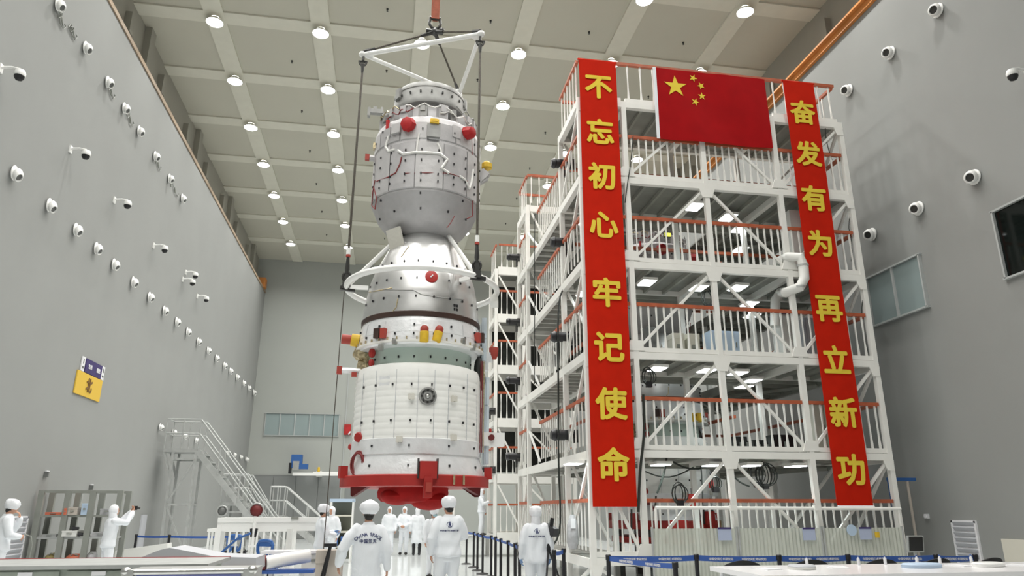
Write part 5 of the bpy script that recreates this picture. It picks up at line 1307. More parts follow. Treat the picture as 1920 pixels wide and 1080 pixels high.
for k, (x, y, a) in enumerate(((4.35, 8.1, 0.2), (5.3, 8.2, -0.3), (6.9, 8.15, 0.1), (7.7, 8.1, 0.5))):
    o = obj('paper_stack', pp, None, None, (x, y, 1.0), (0, 0, a)); tag(o, 'white sheet stack lying on the white table, %s from the left' % ORD[k], 'paper', 'papers on the white table')
for k, (px, w) in enumerate(((1725, 0.5), (1500, 0.32), (1850, 0.45))):
    q = at('y', 8.05, px, 1078)
    r = thing('equipment_case', ('blue-grey', 'pale', 'white')[k] + ' low instrument case lying on the white table', 'case', (q.x, 8.0, 1.0), 0.1 * k)
    obj('lower_shell', MB().loft([(0, 0, 0, w / 2, 0.13), (0, 0, 0.03, w / 2, 0.14)], 24), M[('lightblue', 'cabinet', 'whiteclean')[k]], r); obj('lid', MB().loft([(0, 0, 0.032, w / 2, 0.14), (0, 0, 0.05, w / 2 * .9, 0.12)], 24), M[('lightblue', 'louvre', 'whiteclean')[k]], r)
# monitor on a stand, blue T stand by the wall
q = at('y', 13.2, 1717, 1020)
r = thing('monitor', 'black screen in a pale frame standing at the right end of the tower', 'monitor', (q.x, 13.2, 0), 0.0, world=True)
obj('bezel', MB().box((q.x, 13.22, q.z), (0.34, 0.05, 0.31), (0.15, 0, 0)), M['galv'], r); obj('screen', MB().box((q.x, 13.19, q.z), (0.29, 0.02, 0.26), (0.15, 0, 0)), M['screen'], r)
obj('stand', MB().tube([(q.x, 13.26, 0.03), (q.x, 13.26, q.z)], 0.03, 8), M['galv'], r); obj('base', MB().lathe([(0.2, 0), (0.2, 0.02), (0.03, 0.05)], 16, (q.x, 13.26, 0)), M['galv'], r)
r = thing('floor_stand', 'slender stand with blue crossbar between the front tower and the right wall', 'stand', (11.92, 15.3, 0), world=True)
obj('crossbar', MB().box((11.78, 15.3, 2.31), (0.72, 0.06, 0.075)), M['hoistblue'], r); obj('pole', MB().tube([(11.93, 15.3, 0.03), (11.93, 15.3, 2.3)], 0.03, 8), M['brownbox'], r)
obj('base', MB().lathe([(0.22, 0), (0.22, 0.02), (0.03, 0.06)], 16, (11.93, 15.3, 0)), M['rackgrey'], r); obj('drop_arm', MB().tube([(11.43, 15.3, 2.3), (11.46, 15.3, 1.6)], 0.02, 6), M['hoistblue'], r)

# ================================================================== LEFT: RACK, STAIRS, FRAMES
rk = thing('storage_rack', 'grey steel three-bay storage rack against the left wall', 'rack', (-7.2, 19.4, 0), world=True)
rx = [-7.86, -7.28, -6.74, -6.14]
up = box_mesh('upright', (0.125, 0.08, 2.08), M['rackgrey'])
shelf_z = (0.42, 1.02, 1.50)
for i, x in enumerate(rx):
    for y in (19.1, 19.7): obj('upright', up, None, rk, (x, y, 1.04))
for i in range(3):
    for y in (19.1, 19.7): beam(rk, (rx[i] + .05, y, 2.05), (rx[i + 1] - .05, y, 2.05), 0.05, 0.06, 'top_bar', M['rackgrey'])
    for z in shelf_z: obj('shelf', MB().box(((rx[i] + rx[i + 1]) / 2, 19.4, z), (rx[i + 1] - rx[i] - .02, 0.6, 0.05)), M['rackgrey'] if z != 1.02 else M['galv'], rk, smooth=False)
def crate(x, y, z, w, d, h, m, label, group=None, cat='box', name='storage_box'):
    r = thing(name, label, cat, (x, y, z), group=group)
    obj('tray', MB().loft([(0, 0, 0, w / 2 * 1.2, d / 2 * 1.2), (0, 0, h * 0.8, w / 2 * 1.35, d / 2 * 1.35)], 4).xf(Matrix.Rotation(PI / 4, 4, 'Z') if False else Matrix.Identity(4)) if False else MB().box((0, 0, h * 0.4), (w, d, h * 0.8)), m, r, smooth=False)
    obj('lid', MB().box((0, 0, h * 0.9), (w * 1.04, d * 1.04, h * 0.2)), m, r, smooth=False)
    obj('handle', MB().box((0, -d / 2 - 0.015, h * 0.5), (w * 0.35, 0.03, h * 0.14)), M['rackgrey'], r, smooth=False)
    return r
crate(-7.55, 19.32, 1.526, 0.34, 0.4, 0.06, M['orangebox'], 'flat orange tray on the upper shelf of the grey rack, left bay', cat='tray')
crate(-7.13, 19.27, 1.526, 0.22, 0.4, 0.17, M['brownbox'], 'beige box on the upper shelf of the grey rack, middle bay')
crate(-7.27, 19.2, 1.526, 0.06, 0.3, 0.15, M['orangebox'], 'narrow orange box beside the beige one on the grey rack')
crate(-6.87, 19.27, 1.526, 0.14, 0.4, 0.26, M['lightblue'], 'pale blue box on the upper shelf of the grey rack, middle bay')
crate(-6.40, 19.32, 1.526, 0.28, 0.4, 0.14, M['plasticgrey'], 'grey box on the upper shelf of the grey rack, right bay')
crate(-7.10, 19.25, 1.046, 0.32, 0.4, 0.13, M['cabinet'], 'white box on the middle shelf of the grey rack, middle bay')
crate(-6.45, 19.32, 1.046, 0.40, 0.4, 0.09, M['plasticgrey'], 'flat grey box on the middle shelf of the grey rack, right bay')
for k, x in enumerate((-7.0, -6.86)):
    r = thing('power_tool', 'small black tool on the middle shelf of the grey rack, %s of two' % ('left', 'right')[k], 'tool', (x, 19.1, 1.176 if k == 0 else 1.046), 0.4 * k)
    obj('body', MB().tube([(-0.07, 0, 0.05), (0.07, 0, 0.05)], [0.045, 0.03], 10), M['black'], r); obj('grip', MB().box((-0.04, 0, 0.03), (0.04, 0.05, 0.06)), M['rubber'], r)
crate(-7.55, 19.32, 1.046, 0.30, 0.4, 0.05, M['galv'], 'thin grey tray on the middle shelf of the grey rack, left bay', cat='tray')
for (x, m, lab, w, h) in ((-7.45, 'olive', 'olive cloth bag on the bottom shelf of the grey rack', 0.17, 0.12), (-6.98, 'orangebox', 'orange cloth bag on the bottom shelf of the grey rack', 0.2, 0.11), (-6.62, 'plasticgrey', 'grey cloth bag on the bottom shelf of the grey rack', 0.12, 0.13)):
    r = thing('tool_bag', lab, 'bag', (x, 19.3, 0.445))
    obj('body', MB().ell((0, 0, h), (w, 0.16, h), 16, 10).ell((w * .3, 0.0, h * 1.2), (w * .6, 0.13, h * .8), 12, 8), M[m], r); obj('strap', MB().tube([(-w * .5, -0.1, h * 1.4), (0, -0.15, h * 2.0), (w * .5, -0.1, h * 1.6)], 0.012, 6), M['rackgrey'], r)
# white wedge-shaped block on the left floor
tag(obj('white_wedge', MB().prism([(p.x, p.z) for p in (at('y', 21.0, *q_) for q_ in ((212, 1086), (318, 1086), (318, 1018), (212, 1033)))], 0.4, Matrix.Translation((0, 21.0, 0))), M['cabinet'], smooth=False), 'long white wedge-shaped block behind the photographer, left of the stair platform', 'duct')

def stair_platform(name, label, x0, x1, yc, depth, zt, run, group, railh=1.05, nstep=10, m='galv', legs=True):
    """rolling platform: deck x0..x1, flight descending towards +x over `run`"""
    r = thing(name, label, 'stair platform', ((x0 + x1) / 2, yc, 0), group=group, world=True)
    y0, y1 = yc - depth / 2, yc + depth / 2; mm = M[m]
    obj('deck', MB().box(((x0 + x1) / 2, yc, zt - 0.06), (x1 - x0, depth, 0.12)), mm, r, smooth=False)
    inset = (x1 - x0) * 0.28
    lx = (x0 + inset, x1 - 0.05)
    for x in lx:
        for y in (y0 + 0.05, y1 - 0.05): beam(r, (x, y, 0.1), (x, y, zt - 0.1), 0.09, 0.09, 'leg', mm)
    nb = max(2, int(zt / 1.1))
    for k in range(nb):
        z = 0.25 + (zt - 0.6) * k / max(1, nb - 1)
        for y in (y0 + .05, y1 - .05): beam(r, (lx[0], y, z), (lx[1], y, z), 0.06, 0.07, 'tie', mm)
        for x in lx: beam(r, (x, y0 + .05, z), (x, y1 - .05, z), 0.06, 0.07, 'tie', mm)
        if k < nb - 1:
            z2 = 0.25 + (zt - 0.6) * (k + 1) / (nb - 1)
            p, q = ((lx[0], z), (lx[1], z2)) if k % 2 else ((lx[1], z), (lx[0], z2))
            beam(r, (p[0], y0 + .03, p[1]), (q[0], y0 + .03, q[1]), 0.05, 0.05, 'brace', mm)
    for y in (y0 + .05, y1 - .05): beam(r, (lx[0], y, zt - 1.0), (x0 + 0.03, y, zt - 0.12), 0.06, 0.07, 'knee_brace', mm)
    def hand(pts, nm='handrail'): obj(nm, MB().tube(pts, 0.026, 8), M['galv'], r)
    for y in (y0, y1):
        for z in (railh, railh * 0.52): hand([(x0, y, zt + z), (x1, y, zt + z)])
        for x in (x0, (x0 + x1) / 2, x1): beam(r, (x, y, zt), (x, y, zt + railh), 0.04, 0.04, 'rail_post', M['galv'])
    for z in (railh, railh * 0.52): hand([(x0, y0, zt + z), (x0, y1, zt + z)])
    # flight
    for y in (y0 + .04, y1 - .04): beam(r, (x1, y, zt - .08), (x1 + run, y, 0.12), 0.05, 0.2, 'stringer', mm)
    tr = box_mesh('tread', (run / nstep * 0.95, depth - 0.1, 0.04), mm)
    for k in range(nstep):
        t = (k + 0.7) / nstep; obj('tread', tr, None, r, (x1 + run * t, yc, zt + (0.1 - zt) * t))
    for y in (y0, y1):
        hand([(x1, y, zt + railh), (x1 + run, y, railh + 0.05)]); hand([(x1, y, zt + railh * .52), (x1 + run, y, railh * 0.52 + 0.05)])
        n = max(2, nstep // 3)
        for k in range(1, n + 1):
            t = k / n; beam(r, (x1 + run * t, y, zt * (1 - t) + 0.05), (x1 + run * t, y, zt * (1 - t) + railh), 0.035, 0.035, 'rail_post', M['galv'])
    for x in (lx[0], lx[1], x1 + run * 0.9):
        for y in (y0 + .05, y1 - .05): obj('caster', MB().lathe([(0.02, -.03), (0.09, -.03), (0.09, .03), (0.02, .03)], 12).xf(Matrix.Translation((x, y, 0.09)) @ Matrix.Rotation(PI / 2, 4, 'X')), M['rubber'], r)
    return r
stair_platform('stair_platform', 'tall grey rolling stair platform near the left wall, the highest of the three', -7.75, -6.6, 28.3, 0.95, 3.72, 3.1, 'rolling stair platforms', nstep=14)
stair_platform('stair_platform', 'lower grey rolling stair platform right of the tallest one', -6.1, -5.15, 30.6, 0.9, 1.9, 1.25, 'rolling stair platforms', nstep=8)
stair_platform('stair_platform', 'small grey stair platform behind the white beam frame, nearest the spacecraft', -4.12, -3.6, 29.4, 0.65, 1.42, 1.7, 'rolling stair platforms', nstep=8)

# white beam frame with pale balustrade
wf = thing('beam_frame', 'long white beam frame with a row of white uprights, left of the person with blue gloves', 'frame', (-2.6, 18, 0), world=True)
obj('top_beam', MB().box((-2.45, 18, 1.42), (2.3, 0.5, 0.10)).box((-2.45, 17.80, 1.29), (2.3, 0.06, 0.22)), M['whiteclean'], wf, smooth=False)
for x in (-3.55, -1.4):
    for y in (17.8, 18.2): obj('leg', MB().box((x, y, 0.66), (0.09, 0.09, 1.32)), M['whiteclean'], wf, smooth=False)
obj('post', MB().box((-1.98, 17.4, 0.62), (0.11, 0.11, 1.24)), M['cabinet'], wf, smooth=False)
obj('beam_clip', MB().box((-1.93, 17.76, 1.46), (0.16, 0.08, 0.06)), M['rackgrey'], wf, smooth=False)
cg = thing('white_cage', 'white slatted cage of uprights standing under the beam frame', 'cage', (-3.2, 18.7, 0), world=True)
sl = box_mesh('upright', (0.045, 0.03, 1.0), M['whiteclean'])
for k in range(13):
    obj('upright', sl, None, cg, (-3.95 + 0.155 * k, 18.7, 0.68))
for z in (0.2, 1.18): obj('rail', MB().box((-3.02, 18.7, z), (1.95, 0.05, 0.07)), M['whiteclean'], cg, smooth=False)
for k in range(6): obj('upright', sl, None, cg, (-3.95, 18.85 + 0.2 * k, 0.68)) if k % 2 else obj('upright', sl, None, cg, (-2.09, 18.85 + 0.2 * k, 0.68))
for x in (-3.95, -2.09): obj('rail', MB().box((x, 19.3, 1.18), (0.05, 1.2, 0.07)), M['whiteclean'], cg, smooth=False); obj('rail', MB().box((x, 19.3, 0.2), (0.05, 1.2, 0.07)), M['whiteclean'], cg, smooth=False)
# blue operator chair and blue-framed trestle
def blue_chair(loc, rot, label):
    r = thing('blue_chair', label, 'chair', loc, rot, group='blue plastic chairs')
    mb = MB()
    for k in range(9):
        pass
    P_ = [(0.10, 0.72), (0.17, 0.80), (0.21, 0.92), (0.22, 1.03), (0.17, 1.10), (0.06, 1.12)]
    P_ = [(x, 0.2, z) for x, z in P_] + [(-x, 0.2, z) for x, z in P_[::-1]]
    mb.tube(P_, 0.038, 8); mb.box((0, 0.21, 0.80), (0.2, 0.03, 0.10)); mb.box((0, 0.20, 1.05), (0.34, 0.03, 0.10))
    r.scale = (0.85, 0.85, 0.93)
    obj('backrest', mb, M['hoistblue'], r)
    obj('seat', MB().loft([(0, 0, 0.52, 0.2, 0.19), (0, 0, 0.55, 0.23, 0.22), (0, 0, 0.58, 0.2, 0.2)], 18), M['hoistblue'], r)
    obj('back_bar', MB().tube([(0, 0.02, 0.5), (0, 0.24, 0.55), (0, 0.22, 0.82)], 0.035, 8), M['black'], r)
    for s in (-1, 1): obj('arm', MB().tube([(s * 0.2, 0.05, 0.5), (s * 0.27, 0.05, 0.62), (s * 0.27, 0.0, 0.72), (s * 0.27, -0.16, 0.72)], 0.022, 8), M['black'], r)
    obj('column', MB().tube([(0, 0, 0.1), (0, 0, 0.52)], 0.03, 8), M['black'], r)
    mb = MB()
    for k in range(5): a = k * 2 * PI / 5; mb.bar((0, 0, 0.10), (0.28 * math.cos(a), 0.28 * math.sin(a), 0.05), 0.05, 0.04).ell((0.28 * math.cos(a), 0.28 * math.sin(a), 0.03), (0.03, 0.03, 0.03), 8, 6)
    obj('foot', mb, M['black'], r)
q = at('y', 16.2, 509, 1010); blue_chair((q.x, 16.2, 0), 2.6, 'blue-backed swivel chair before the white beam frame')
q = at('y', 19.6, 447, 1005); blue_chair((q.x, 19.6, 0), 2.9, 'blue-backed swivel chair half hidden by white uprights')
r = thing('trestle', 'blue folding trestle frame in front of the white slatted cage', 'trestle', (-3.2, 15.5, 0), world=True)
for (a, b) in (((390, 1058), (445, 1010)), ((412, 1058), (400, 1035)), ((445, 1010), (470, 1000)), ((390, 1055), (450, 1052))):
    p, q = at('y', 15.5, *a), at('y', 15.5, *b); obj('tube', MB().tube([p, q], 0.022, 8), M['hoistblue'], r)
for x in (390, 450):
    p = at('y', 15.5, x, 1055); obj('leg', MB().tube([p, (p.x, 15.5, 0.0)], 0.022, 8), M['hoistblue'], r)
r = thing('white_cylinder', 'white cylinder with dark red end lying on a blue cradle, left of the beige case', 'cylinder', (-1.9, 14.6, 0), world=True)
p, q = at('y', 14.6, 498, 1055), at('y', 14.9, 580, 1042)
obj('barrel', MB().tube([p, q], 0.12, 18), M['whiteclean'], r); obj('end_cap', MB().tube([p + Vector((-0.05, 0, 0)), p + Vector((0.01, 0, 0))], 0.13, 18), M['darkred'], r)
obj('cradle', MB().box(((p.x + q.x) / 2, 14.75, p.z - 0.16), (1.0, 0.4, 0.06)), M['blue'], r)
for x in (p.x + .1, q.x - .1): obj('leg', MB().box((x, 14.75, (p.z - 0.19) / 2), (0.06, 0.3, p.z - 0.19)), M['white'], r)
crate(at('y', 13.2, 618, 1060).x, 13.2, 0, 0.42, 0.45, 1.0, M['brownbox'], 'tall beige equipment case in front of the person with blue gloves', cat='case', name='equipment_case')
r = thing('tripod', 'black folded tripod leaning on the tall beige case', 'tripod', tuple(at('y', 12.85, 605, 1080)), world=True)
p, q = at('y', 12.85, 603, 1090), at('y', 12.85, 620, 1022)
for k in (-1, 0, 1): obj('leg', MB().tube([p + Vector((0.03 * k, 0.02 * abs(k), 0)), p.lerp(q, 0.8) + Vector((0.012 * k, 0, 0))], [0.012, 0.02], 8), M['black'], r)
obj('head', MB().box(q, (0.2, 0.1, 0.05)).tube([p.lerp(q, 0.78), q], 0.028, 8), M['black'], r)
# white tool trolley and glass dome things behind the beam
r = thing('clamp_stand', 'white clamp stand with black jaws on the white beam frame', 'stand', (-2.95, 17.6, 1.2), world=True)
p = at('y', 17.6, 478, 975)
obj('rod', MB().tube([p + Vector((0, 0, -0.75)), p + Vector((0, 0, 0.08))], 0.035, 10), M['whiteclean'], r)
for s in (-1, 1): obj('jaw', MB().bar(p + Vector((s * 0.06, 0, -0.18)), p + Vector((s * 0.035, 0, -0.36)), 0.05, 0.05), M['black'], r)
obj('collar', MB().box(p + Vector((0, 0, -0.55)), (0.18, 0.08, 0.05)), M['whiteclean'], r)
for (px, py, m, lab, s) in ((482, 957, 'darkred', 'dark red domed cover standing behind the white beam frame', 0.17), (418, 958, 'shadowgrey', 'dark round fan standing behind the left end of the white beam', 0.12)):
    q = at('y', 19.6, px, py)
    r = thing('round_cover', lab, 'cover', (q.x, 19.6, 0)); obj('dome', MB().ell((0, 0, q.z), (s, 0.16, s), 16, 10), M[m], r); obj('pedestal', MB().tube([(0, 0, 0), (0, 0, q.z - s * .8)], 0.06, 10), M['rackgrey'], r); obj('rim', MB().tube([(s * math.cos(t * PI / 8), -0.1, q.z + s * math.sin(t * PI / 8)) for t in range(17)], 0.02, 6), M['galv'], r)
# white distant rack with dark shelves and blue top
wk = thing('white_rack', 'distant white rack with dark shelves and a bluish top behind the person with blue gloves', 'rack', (-1.2, 25.2, 0), world=True)
for x in (-1.62, -0.92):
    for y in (25.0, 25.6): obj('upright', MB().box((x, y, 0.97), (0.05, 0.05, 1.94)), M['whiteclean'], wk, smooth=False)
for z in (0.5, 0.95, 1.45): obj('shelf', MB().box((-1.27, 25.3, z), (0.68, 0.6, 0.05)), M['cream'], wk, smooth=False)
obj('top', MB().box((-1.27, 25.3, 1.93), (0.8, 0.65, 0.10)), M['lightblue'], wk, smooth=False); obj('back_sheet', MB().box((-1.27, 25.58, 1.0), (0.66, 0.03, 1.8)), mat('rack_back', (0.16, 0.17, 0.14), 0.7), wk, smooth=False)
for k, (x, z, m) in enumerate(((-1.45, 0.53, 'hoistblue'), (-1.12, 0.53, 'hoistblue'), (-1.4, 0.98, 'shadowgrey'))): crate(x, 25.2, z, 0.24, 0.4, 0.28, M[m], ('blue box on the lowest shelf of the distant white rack, left one', 'blue box on the lowest shelf of the distant white rack, right one', 'dark box on the second shelf of the distant white rack')[k])
# low white benches and blue boxes round the beige case
r = thing('work_bench', 'white low work bench behind the white cylinder', 'bench', (-1.45, 15.6, 0), world=True)
obj('worktop', MB().box((-1.5, 15.6, 0.85), (1.5, 0.6, 0.05)), M['tabletop'], r); obj('drawer_block', MB().box((-1.2, 15.6, 0.5), (0.55, 0.5, 0.62)), M['cabinet'], r, smooth=False); obj('handle', MB().box((-1.2, 15.34, 0.7), (0.2, 0.03, 0.04)), M['rackgrey'], r)
for x in (-2.25, -0.95): obj('leg', MB().box((x, 15.6, 0.41), (0.05, 0.5, 0.82)), M['galv'], r, smooth=False)

# ================================================================== LEFT FOREGROUND
ct = thing('steel_cart', 'long grey-green steel cart with a red edge strip across the left foreground', 'cart', (-3.6, 10.6, 0), world=True)
obj('worktop', MB().box((-3.75, 10.8, 0.975), (3.3, 1.4, 0.045)), M['galv'], ct, smooth=False)
obj('edge_strip', MB().box((-3.75, 11.5, 0.99), (3.3, 0.03, 0.03)), M['redpaint'], ct, smooth=False)
obj('body', MB().box((-3.75, 10.8, 0.575), (3.1, 1.3, 0.75)), M['tablegreen'], ct, smooth=False)
for k in range(4): obj('drawer', MB().box((-5.0 + 0.82 * k, 10.14, 0.78), (0.74, 0.03, 0.3)), M['tablegreen'], ct, smooth=False); obj('label_plate', MB().box((-5.0 + 0.82 * k, 10.115, 0.90), (0.16, 0.02, 0.05)), M['signwhite'], ct, smooth=False)
for x in (-5.2, -2.3): obj('wheel', MB().lathe([(0.02, -.03), (0.1, -.03), (0.1, .03), (0.02, .03)], 14).xf(Matrix.Translation((x, 10.5, 0.1)) @ Matrix.Rotation(PI / 2, 4, 'X')), M['rubber'], ct)
obj('leg', MB().box((-5.2, 10.5, 0.17), (0.06, 0.3, 0.14)), M['galv'], ct); obj('leg', MB().box((-2.3, 10.5, 0.17), (0.06, 0.3, 0.14)), M['galv'], ct)
q0, q1 = at('y', 9.2, 240, 1060), at('y', 9.2, 480, 1060)
cs = thing('flight_case', 'aluminium-edged case with a blue lid panel in the left foreground', 'case', ((q0.x + q1.x) / 2, 9.4, 0), world=True)
xc = (q0.x + q1.x) / 2; w = q1.x - q0.x
obj('shell', MB().box((xc, 9.4, 0.5), (w, 0.6, 1.0)), M['alu'], cs, smooth=False)
obj('front_panel', MB().box((xc, 9.09, 0.52), (w - 0.28, 0.03, 0.87)), M['bluepanel'], cs, smooth=False)
for s in (-1, 1): obj('edge_trim', MB().box((xc + s * (w / 2 - 0.05), 9.08, 0.5), (0.12, 0.06, 1.02)), M['steel'], cs); obj('corner', MB().ell((xc + s * (w / 2 - 0.02), 9.1, 0.99), (0.06, 0.06, 0.05), 12, 8), M['steel'], cs)
obj('lid_edge', MB().tube([(xc - w / 2, 9.1, 0.98), (xc + w / 2, 9.1, 0.98)], 0.035, 10), M['steel'], cs)
r = thing('machine_bed', 'grey flat machine bed behind the aluminium case', 'machine', (-2.7, 12.6, 0), world=True)
obj('bed', MB().prism([(p.x, p.z) for p in (at('y', 12.25, *q_) for q_ in ((252, 1070), (480, 1070), (480, 1046), (400, 1043), (350, 1033), (318, 1027), (300, 1031), (262, 1046)))], 0.9, Matrix.Translation((0, 12.7, 0))), M['louvre'], r, smooth=False)
obj('cover', MB().box((-2.3, 12.22, 0.80), (1.1, 0.06, 0.06)), M['brownbox'], r, smooth=False); obj('knob', MB().ell((-3.4, 12.24, 0.86), (0.045, 0.03, 0.045), 10, 8), M['black'], r)
for x in (-3.4, -2.3): obj('leg', MB().box((x, 12.7, 0.33), (0.1, 0.6, 0.66)), M['rackgrey'], r, smooth=False)
r = thing('hose_pole', 'thin bent grey pole standing on the floor beside the left edge person', 'pole', tuple(at('y', 18.2, 52, 1050)), world=True)
p = at('y', 18.2, 52, 1055); obj('pole', MB().tube([(p.x, 18.2, 0.02), (p.x + 0.02, 18.2, 0.9), (p.x - 0.03, 18.2, 1.08), (p.x - 0.16, 18.2, 1.12)], 0.014, 8), M['rackgrey'], r); obj('foot', MB().lathe([(0.1, 0), (0.1, 0.02), (0.02, 0.04)], 12, (p.x, 18.2, 0)), M['rackgrey'], r)

# step platform beside the rear tower
r = thing('step_platform', 'low grey step platform at the left foot of the rear tower', 'platform', (3.2, 28.1, 0), world=True)
obj('deck', MB().box((3.2, 28.1, 0.69), (1.7, 1.3, 0.06)), M['galv'], r, smooth=False)
for x in (2.4, 4.0):
    for y in (27.55, 28.65): obj('leg', MB().box((x, y, 0.33), (0.07, 0.07, 0.66)), M['white'], r, smooth=False)
for x in (2.45, 2.62): obj('rail_post', MB().box((x, 27.5, 1.25), (0.05, 0.05, 1.06)), M['white'], r, smooth=False)
obj('rail_brace', MB().bar((2.45, 27.48, 1.75), (2.7, 27.48, 0.72), 0.04, 0.04), M['white'], r)

# ================================================================== ON AND UNDER THE TOWER DECKS
def cabinet(x, y, z, w, d, h, m, label, doors=2, name='cabinet', cat='cabinet', handle=True):
    if z > 1: x = min(x, 10.85 - w / 2)
    r = thing(name, label, cat, (x, y, z))
    obj('carcass', MB().box((0, 0, h / 2), (w, d, h)), m, r, smooth=False)
    for k in range(doors):
        dd = obj('door', MB().box((-w / 2 + w * (k + 0.5) / doors, -d / 2 - 0.01, h / 2), (w / doors - 0.03, 0.02, h - 0.08)), m, r, smooth=False)
        if handle: obj('handle', MB().box((-w / 2 + w * (k + 0.5) / doors + w / doors * 0.35, -d / 2 - 0.03, h * 0.55), (0.02, 0.025, 0.12)), M['rackgrey'], dd, smooth=False)
    return r
def ondeck(k, px, y): return at('y', y, px, 600).x
q = at('y', 17.0, 1350, 640); cabinet(at('y', 15.4, 1352, 640).x, 15.4, CZ[2] - .01, 0.72, 0.45, 0.74, M['lightblue'], 'light blue cabinet on the second deck behind the middle column of the front tower', 1)
q = at('y', 17.0, 1280, 640)
for k in (0, 1): crate(at('y', 15.3, 1266 + 28 * k, 640).x, 15.3, CZ[2] - .01, 0.28, 0.4, 0.62, M['cream'], 'cream box on the second deck behind the railing, %s of the pair' % ('left', 'right')[k])
cabinet(at('y', 15.6, 1472, 620).x, 15.6, CZ[2] - .01, 0.42, 0.45, 1.28, M['cabinet'], 'white cabinet with dark blue top on the second deck near the fourth column', 2)
tag(obj('cabinet_mat', MB().box((at('y', 15.6, 1472, 620).x, 15.6, CZ[2] + 1.29), (0.46, 0.49, 0.05)), M['signpurple'], smooth=False), 'dark blue mat lying on the white cabinet of the second deck', 'mat')
cabinet(at('y', 15.75, 1512, 430).x, 15.75, CZ[3] - .01, 0.6, 0.4, 1.6, M['cabinet'], 'tall white cabinet on the third deck behind the right banner', 2)
cabinet(at('y', 15.6, 1523, 610).x, 15.7, CZ[2] - .01, 0.5, 0.4, 1.25, M['louvre'], 'tall pale cabinet on the second deck beside the right banner', 2)
cabinet(at('y', 15.7, 1535, 780).x, 15.7, CZ[1] - .01, 0.55, 0.4, 1.2, M['cream'], 'tall cream cabinet on the lowest deck beside the right banner', 2)
q = at('y', 17.5, 1215, 610); cabinet(at('y', 15.5, 1218, 610).x, 15.5, CZ[2] - .01, 0.3, 0.36, 0.8, M['shadowgrey'], 'dark grey instrument rack on the second deck beside the left banner', 1)
for k, (px, lv, w, h) in enumerate(((1462, 1, 0.62, 0.5), (1415, 1, 0.36, 0.36), (1378, 1, 0.34, 0.42))):
    y = 15.9 - 0.1 * k; q = at('y', y, px, 800); cabinet(q.x, y, CZ[lv] - .01, w, 0.4, h, M['screen'], 'black equipment box on the lowest deck, %s from the right' % ORD[k], 2, 'equipment_box', 'box')
for k, (x, y, w, h, lv, lab) in enumerate(((6.4, 21.0, 1.5, 1.5, 3, 'third deck, left one'), (8.0, 21.0, 1.4, 1.45, 3, 'third deck, right one'), (6.5, 21.1, 1.6, 1.4, 2, 'second deck, left one'), (8.1, 21.0, 1.3, 1.5, 2, 'second deck, right one'))):
    cabinet(x, y, CZ[lv] - .01, w, 0.5, h, M['shadowgrey'], 'dark machine cabinet at the back of the ' + lab, 3, 'machine_cabinet')
# white air duct
P = [at('y', 15.6, *p) for p in ((1490, 410), (1492, 482), (1505, 488), (1508, 520), (1498, 540), (1470, 545), (1455, 560), (1452, 610))]
P = [Vector((p.x, 14.35 if 0 < i < 5 else 14.9, p.z)) for i, p in enumerate(P)]
Q = [at('y', 14.3, *p) for p in ((1484, 478), (1500, 482), (1506, 498), (1508, 522), (1500, 538), (1482, 544))]
r = thing('air_duct', 'white bent air duct looping over the deck beam beside the right banner', 'duct', tuple(Q[0]), world=True)
obj('duct', MB().tube([Q[0] + Vector((-.05, 0.5, 0)), Q[0] + Vector((0, 0.15, 0)), Q[1], Q[2], Q[3], Q[4], Q[5] + Vector((0, 0.2, 0)), at('y', 15.2, 1464, 548), at('y', 15.3, 1454, 562), at('y', 15.3, 1453, 612)], 0.115, 14), M['cabinet'], r)
for p in (Q[2], Q[4]): obj('band', MB().tube([p + Vector((0, 0, -.02)), p + Vector((0, 0, .02))], 0.125, 14), M['galv'], r)
r = thing('duct_box', 'white duct box standing on the third deck behind the right banner', 'duct', tuple(at('y', 15.0, 1490, 480)), world=True)
p = at('y', 15.0, 1490, 440); obj('chute', MB().box((p.x, 15.0, p.z), (0.3, 0.25, 1.2)), M['cabinet'], r, smooth=False); obj('flange', MB().box((p.x, 15.0, p.z - 0.58), (0.38, 0.32, 0.05)), M['galv'], r, smooth=False)
# exit lamp, red extinguisher
r = thing('exit_lamp', 'small glowing yellow-green sign lamp on the third deck of the front tower', 'lamp', tuple(at('y', 16.3, 1251, 441)), world=True)
p = at('y', 16.3, 1251, 441); obj('case', MB().box(p, (0.19, 0.06, 0.12)), M['shadowgrey'], r); obj('face', MB().box(p + Vector((0, -0.035, 0)), (0.16, 0.02, 0.09)), mat('exit_glow', (0.8, 0.8, 0.1), 0.5, emit=(0.85, 0.85, 0.08), estr=1.6), r, smooth=False)
q = Vector((10.72, 15.5, 0))
r = thing('fire_extinguisher', 'red fire extinguisher on the third deck at the right end of the front tower', 'extinguisher', (q.x, 15.5, CZ[3]))
obj('cylinder', MB().lathe([(0.07, 0), (0.075, 0.02), (0.075, 0.34), (0.03, 0.42)], 14), M['redpaint'], r); obj('valve', MB().box((0, 0, 0.46), (0.1, 0.04, 0.05)), M['black'], r); obj('hose', MB().tube([(0.05, 0, 0.46), (0.10, 0, 0.35), (0.09, 0, 0.15)], 0.012, 6), M['black'], r)
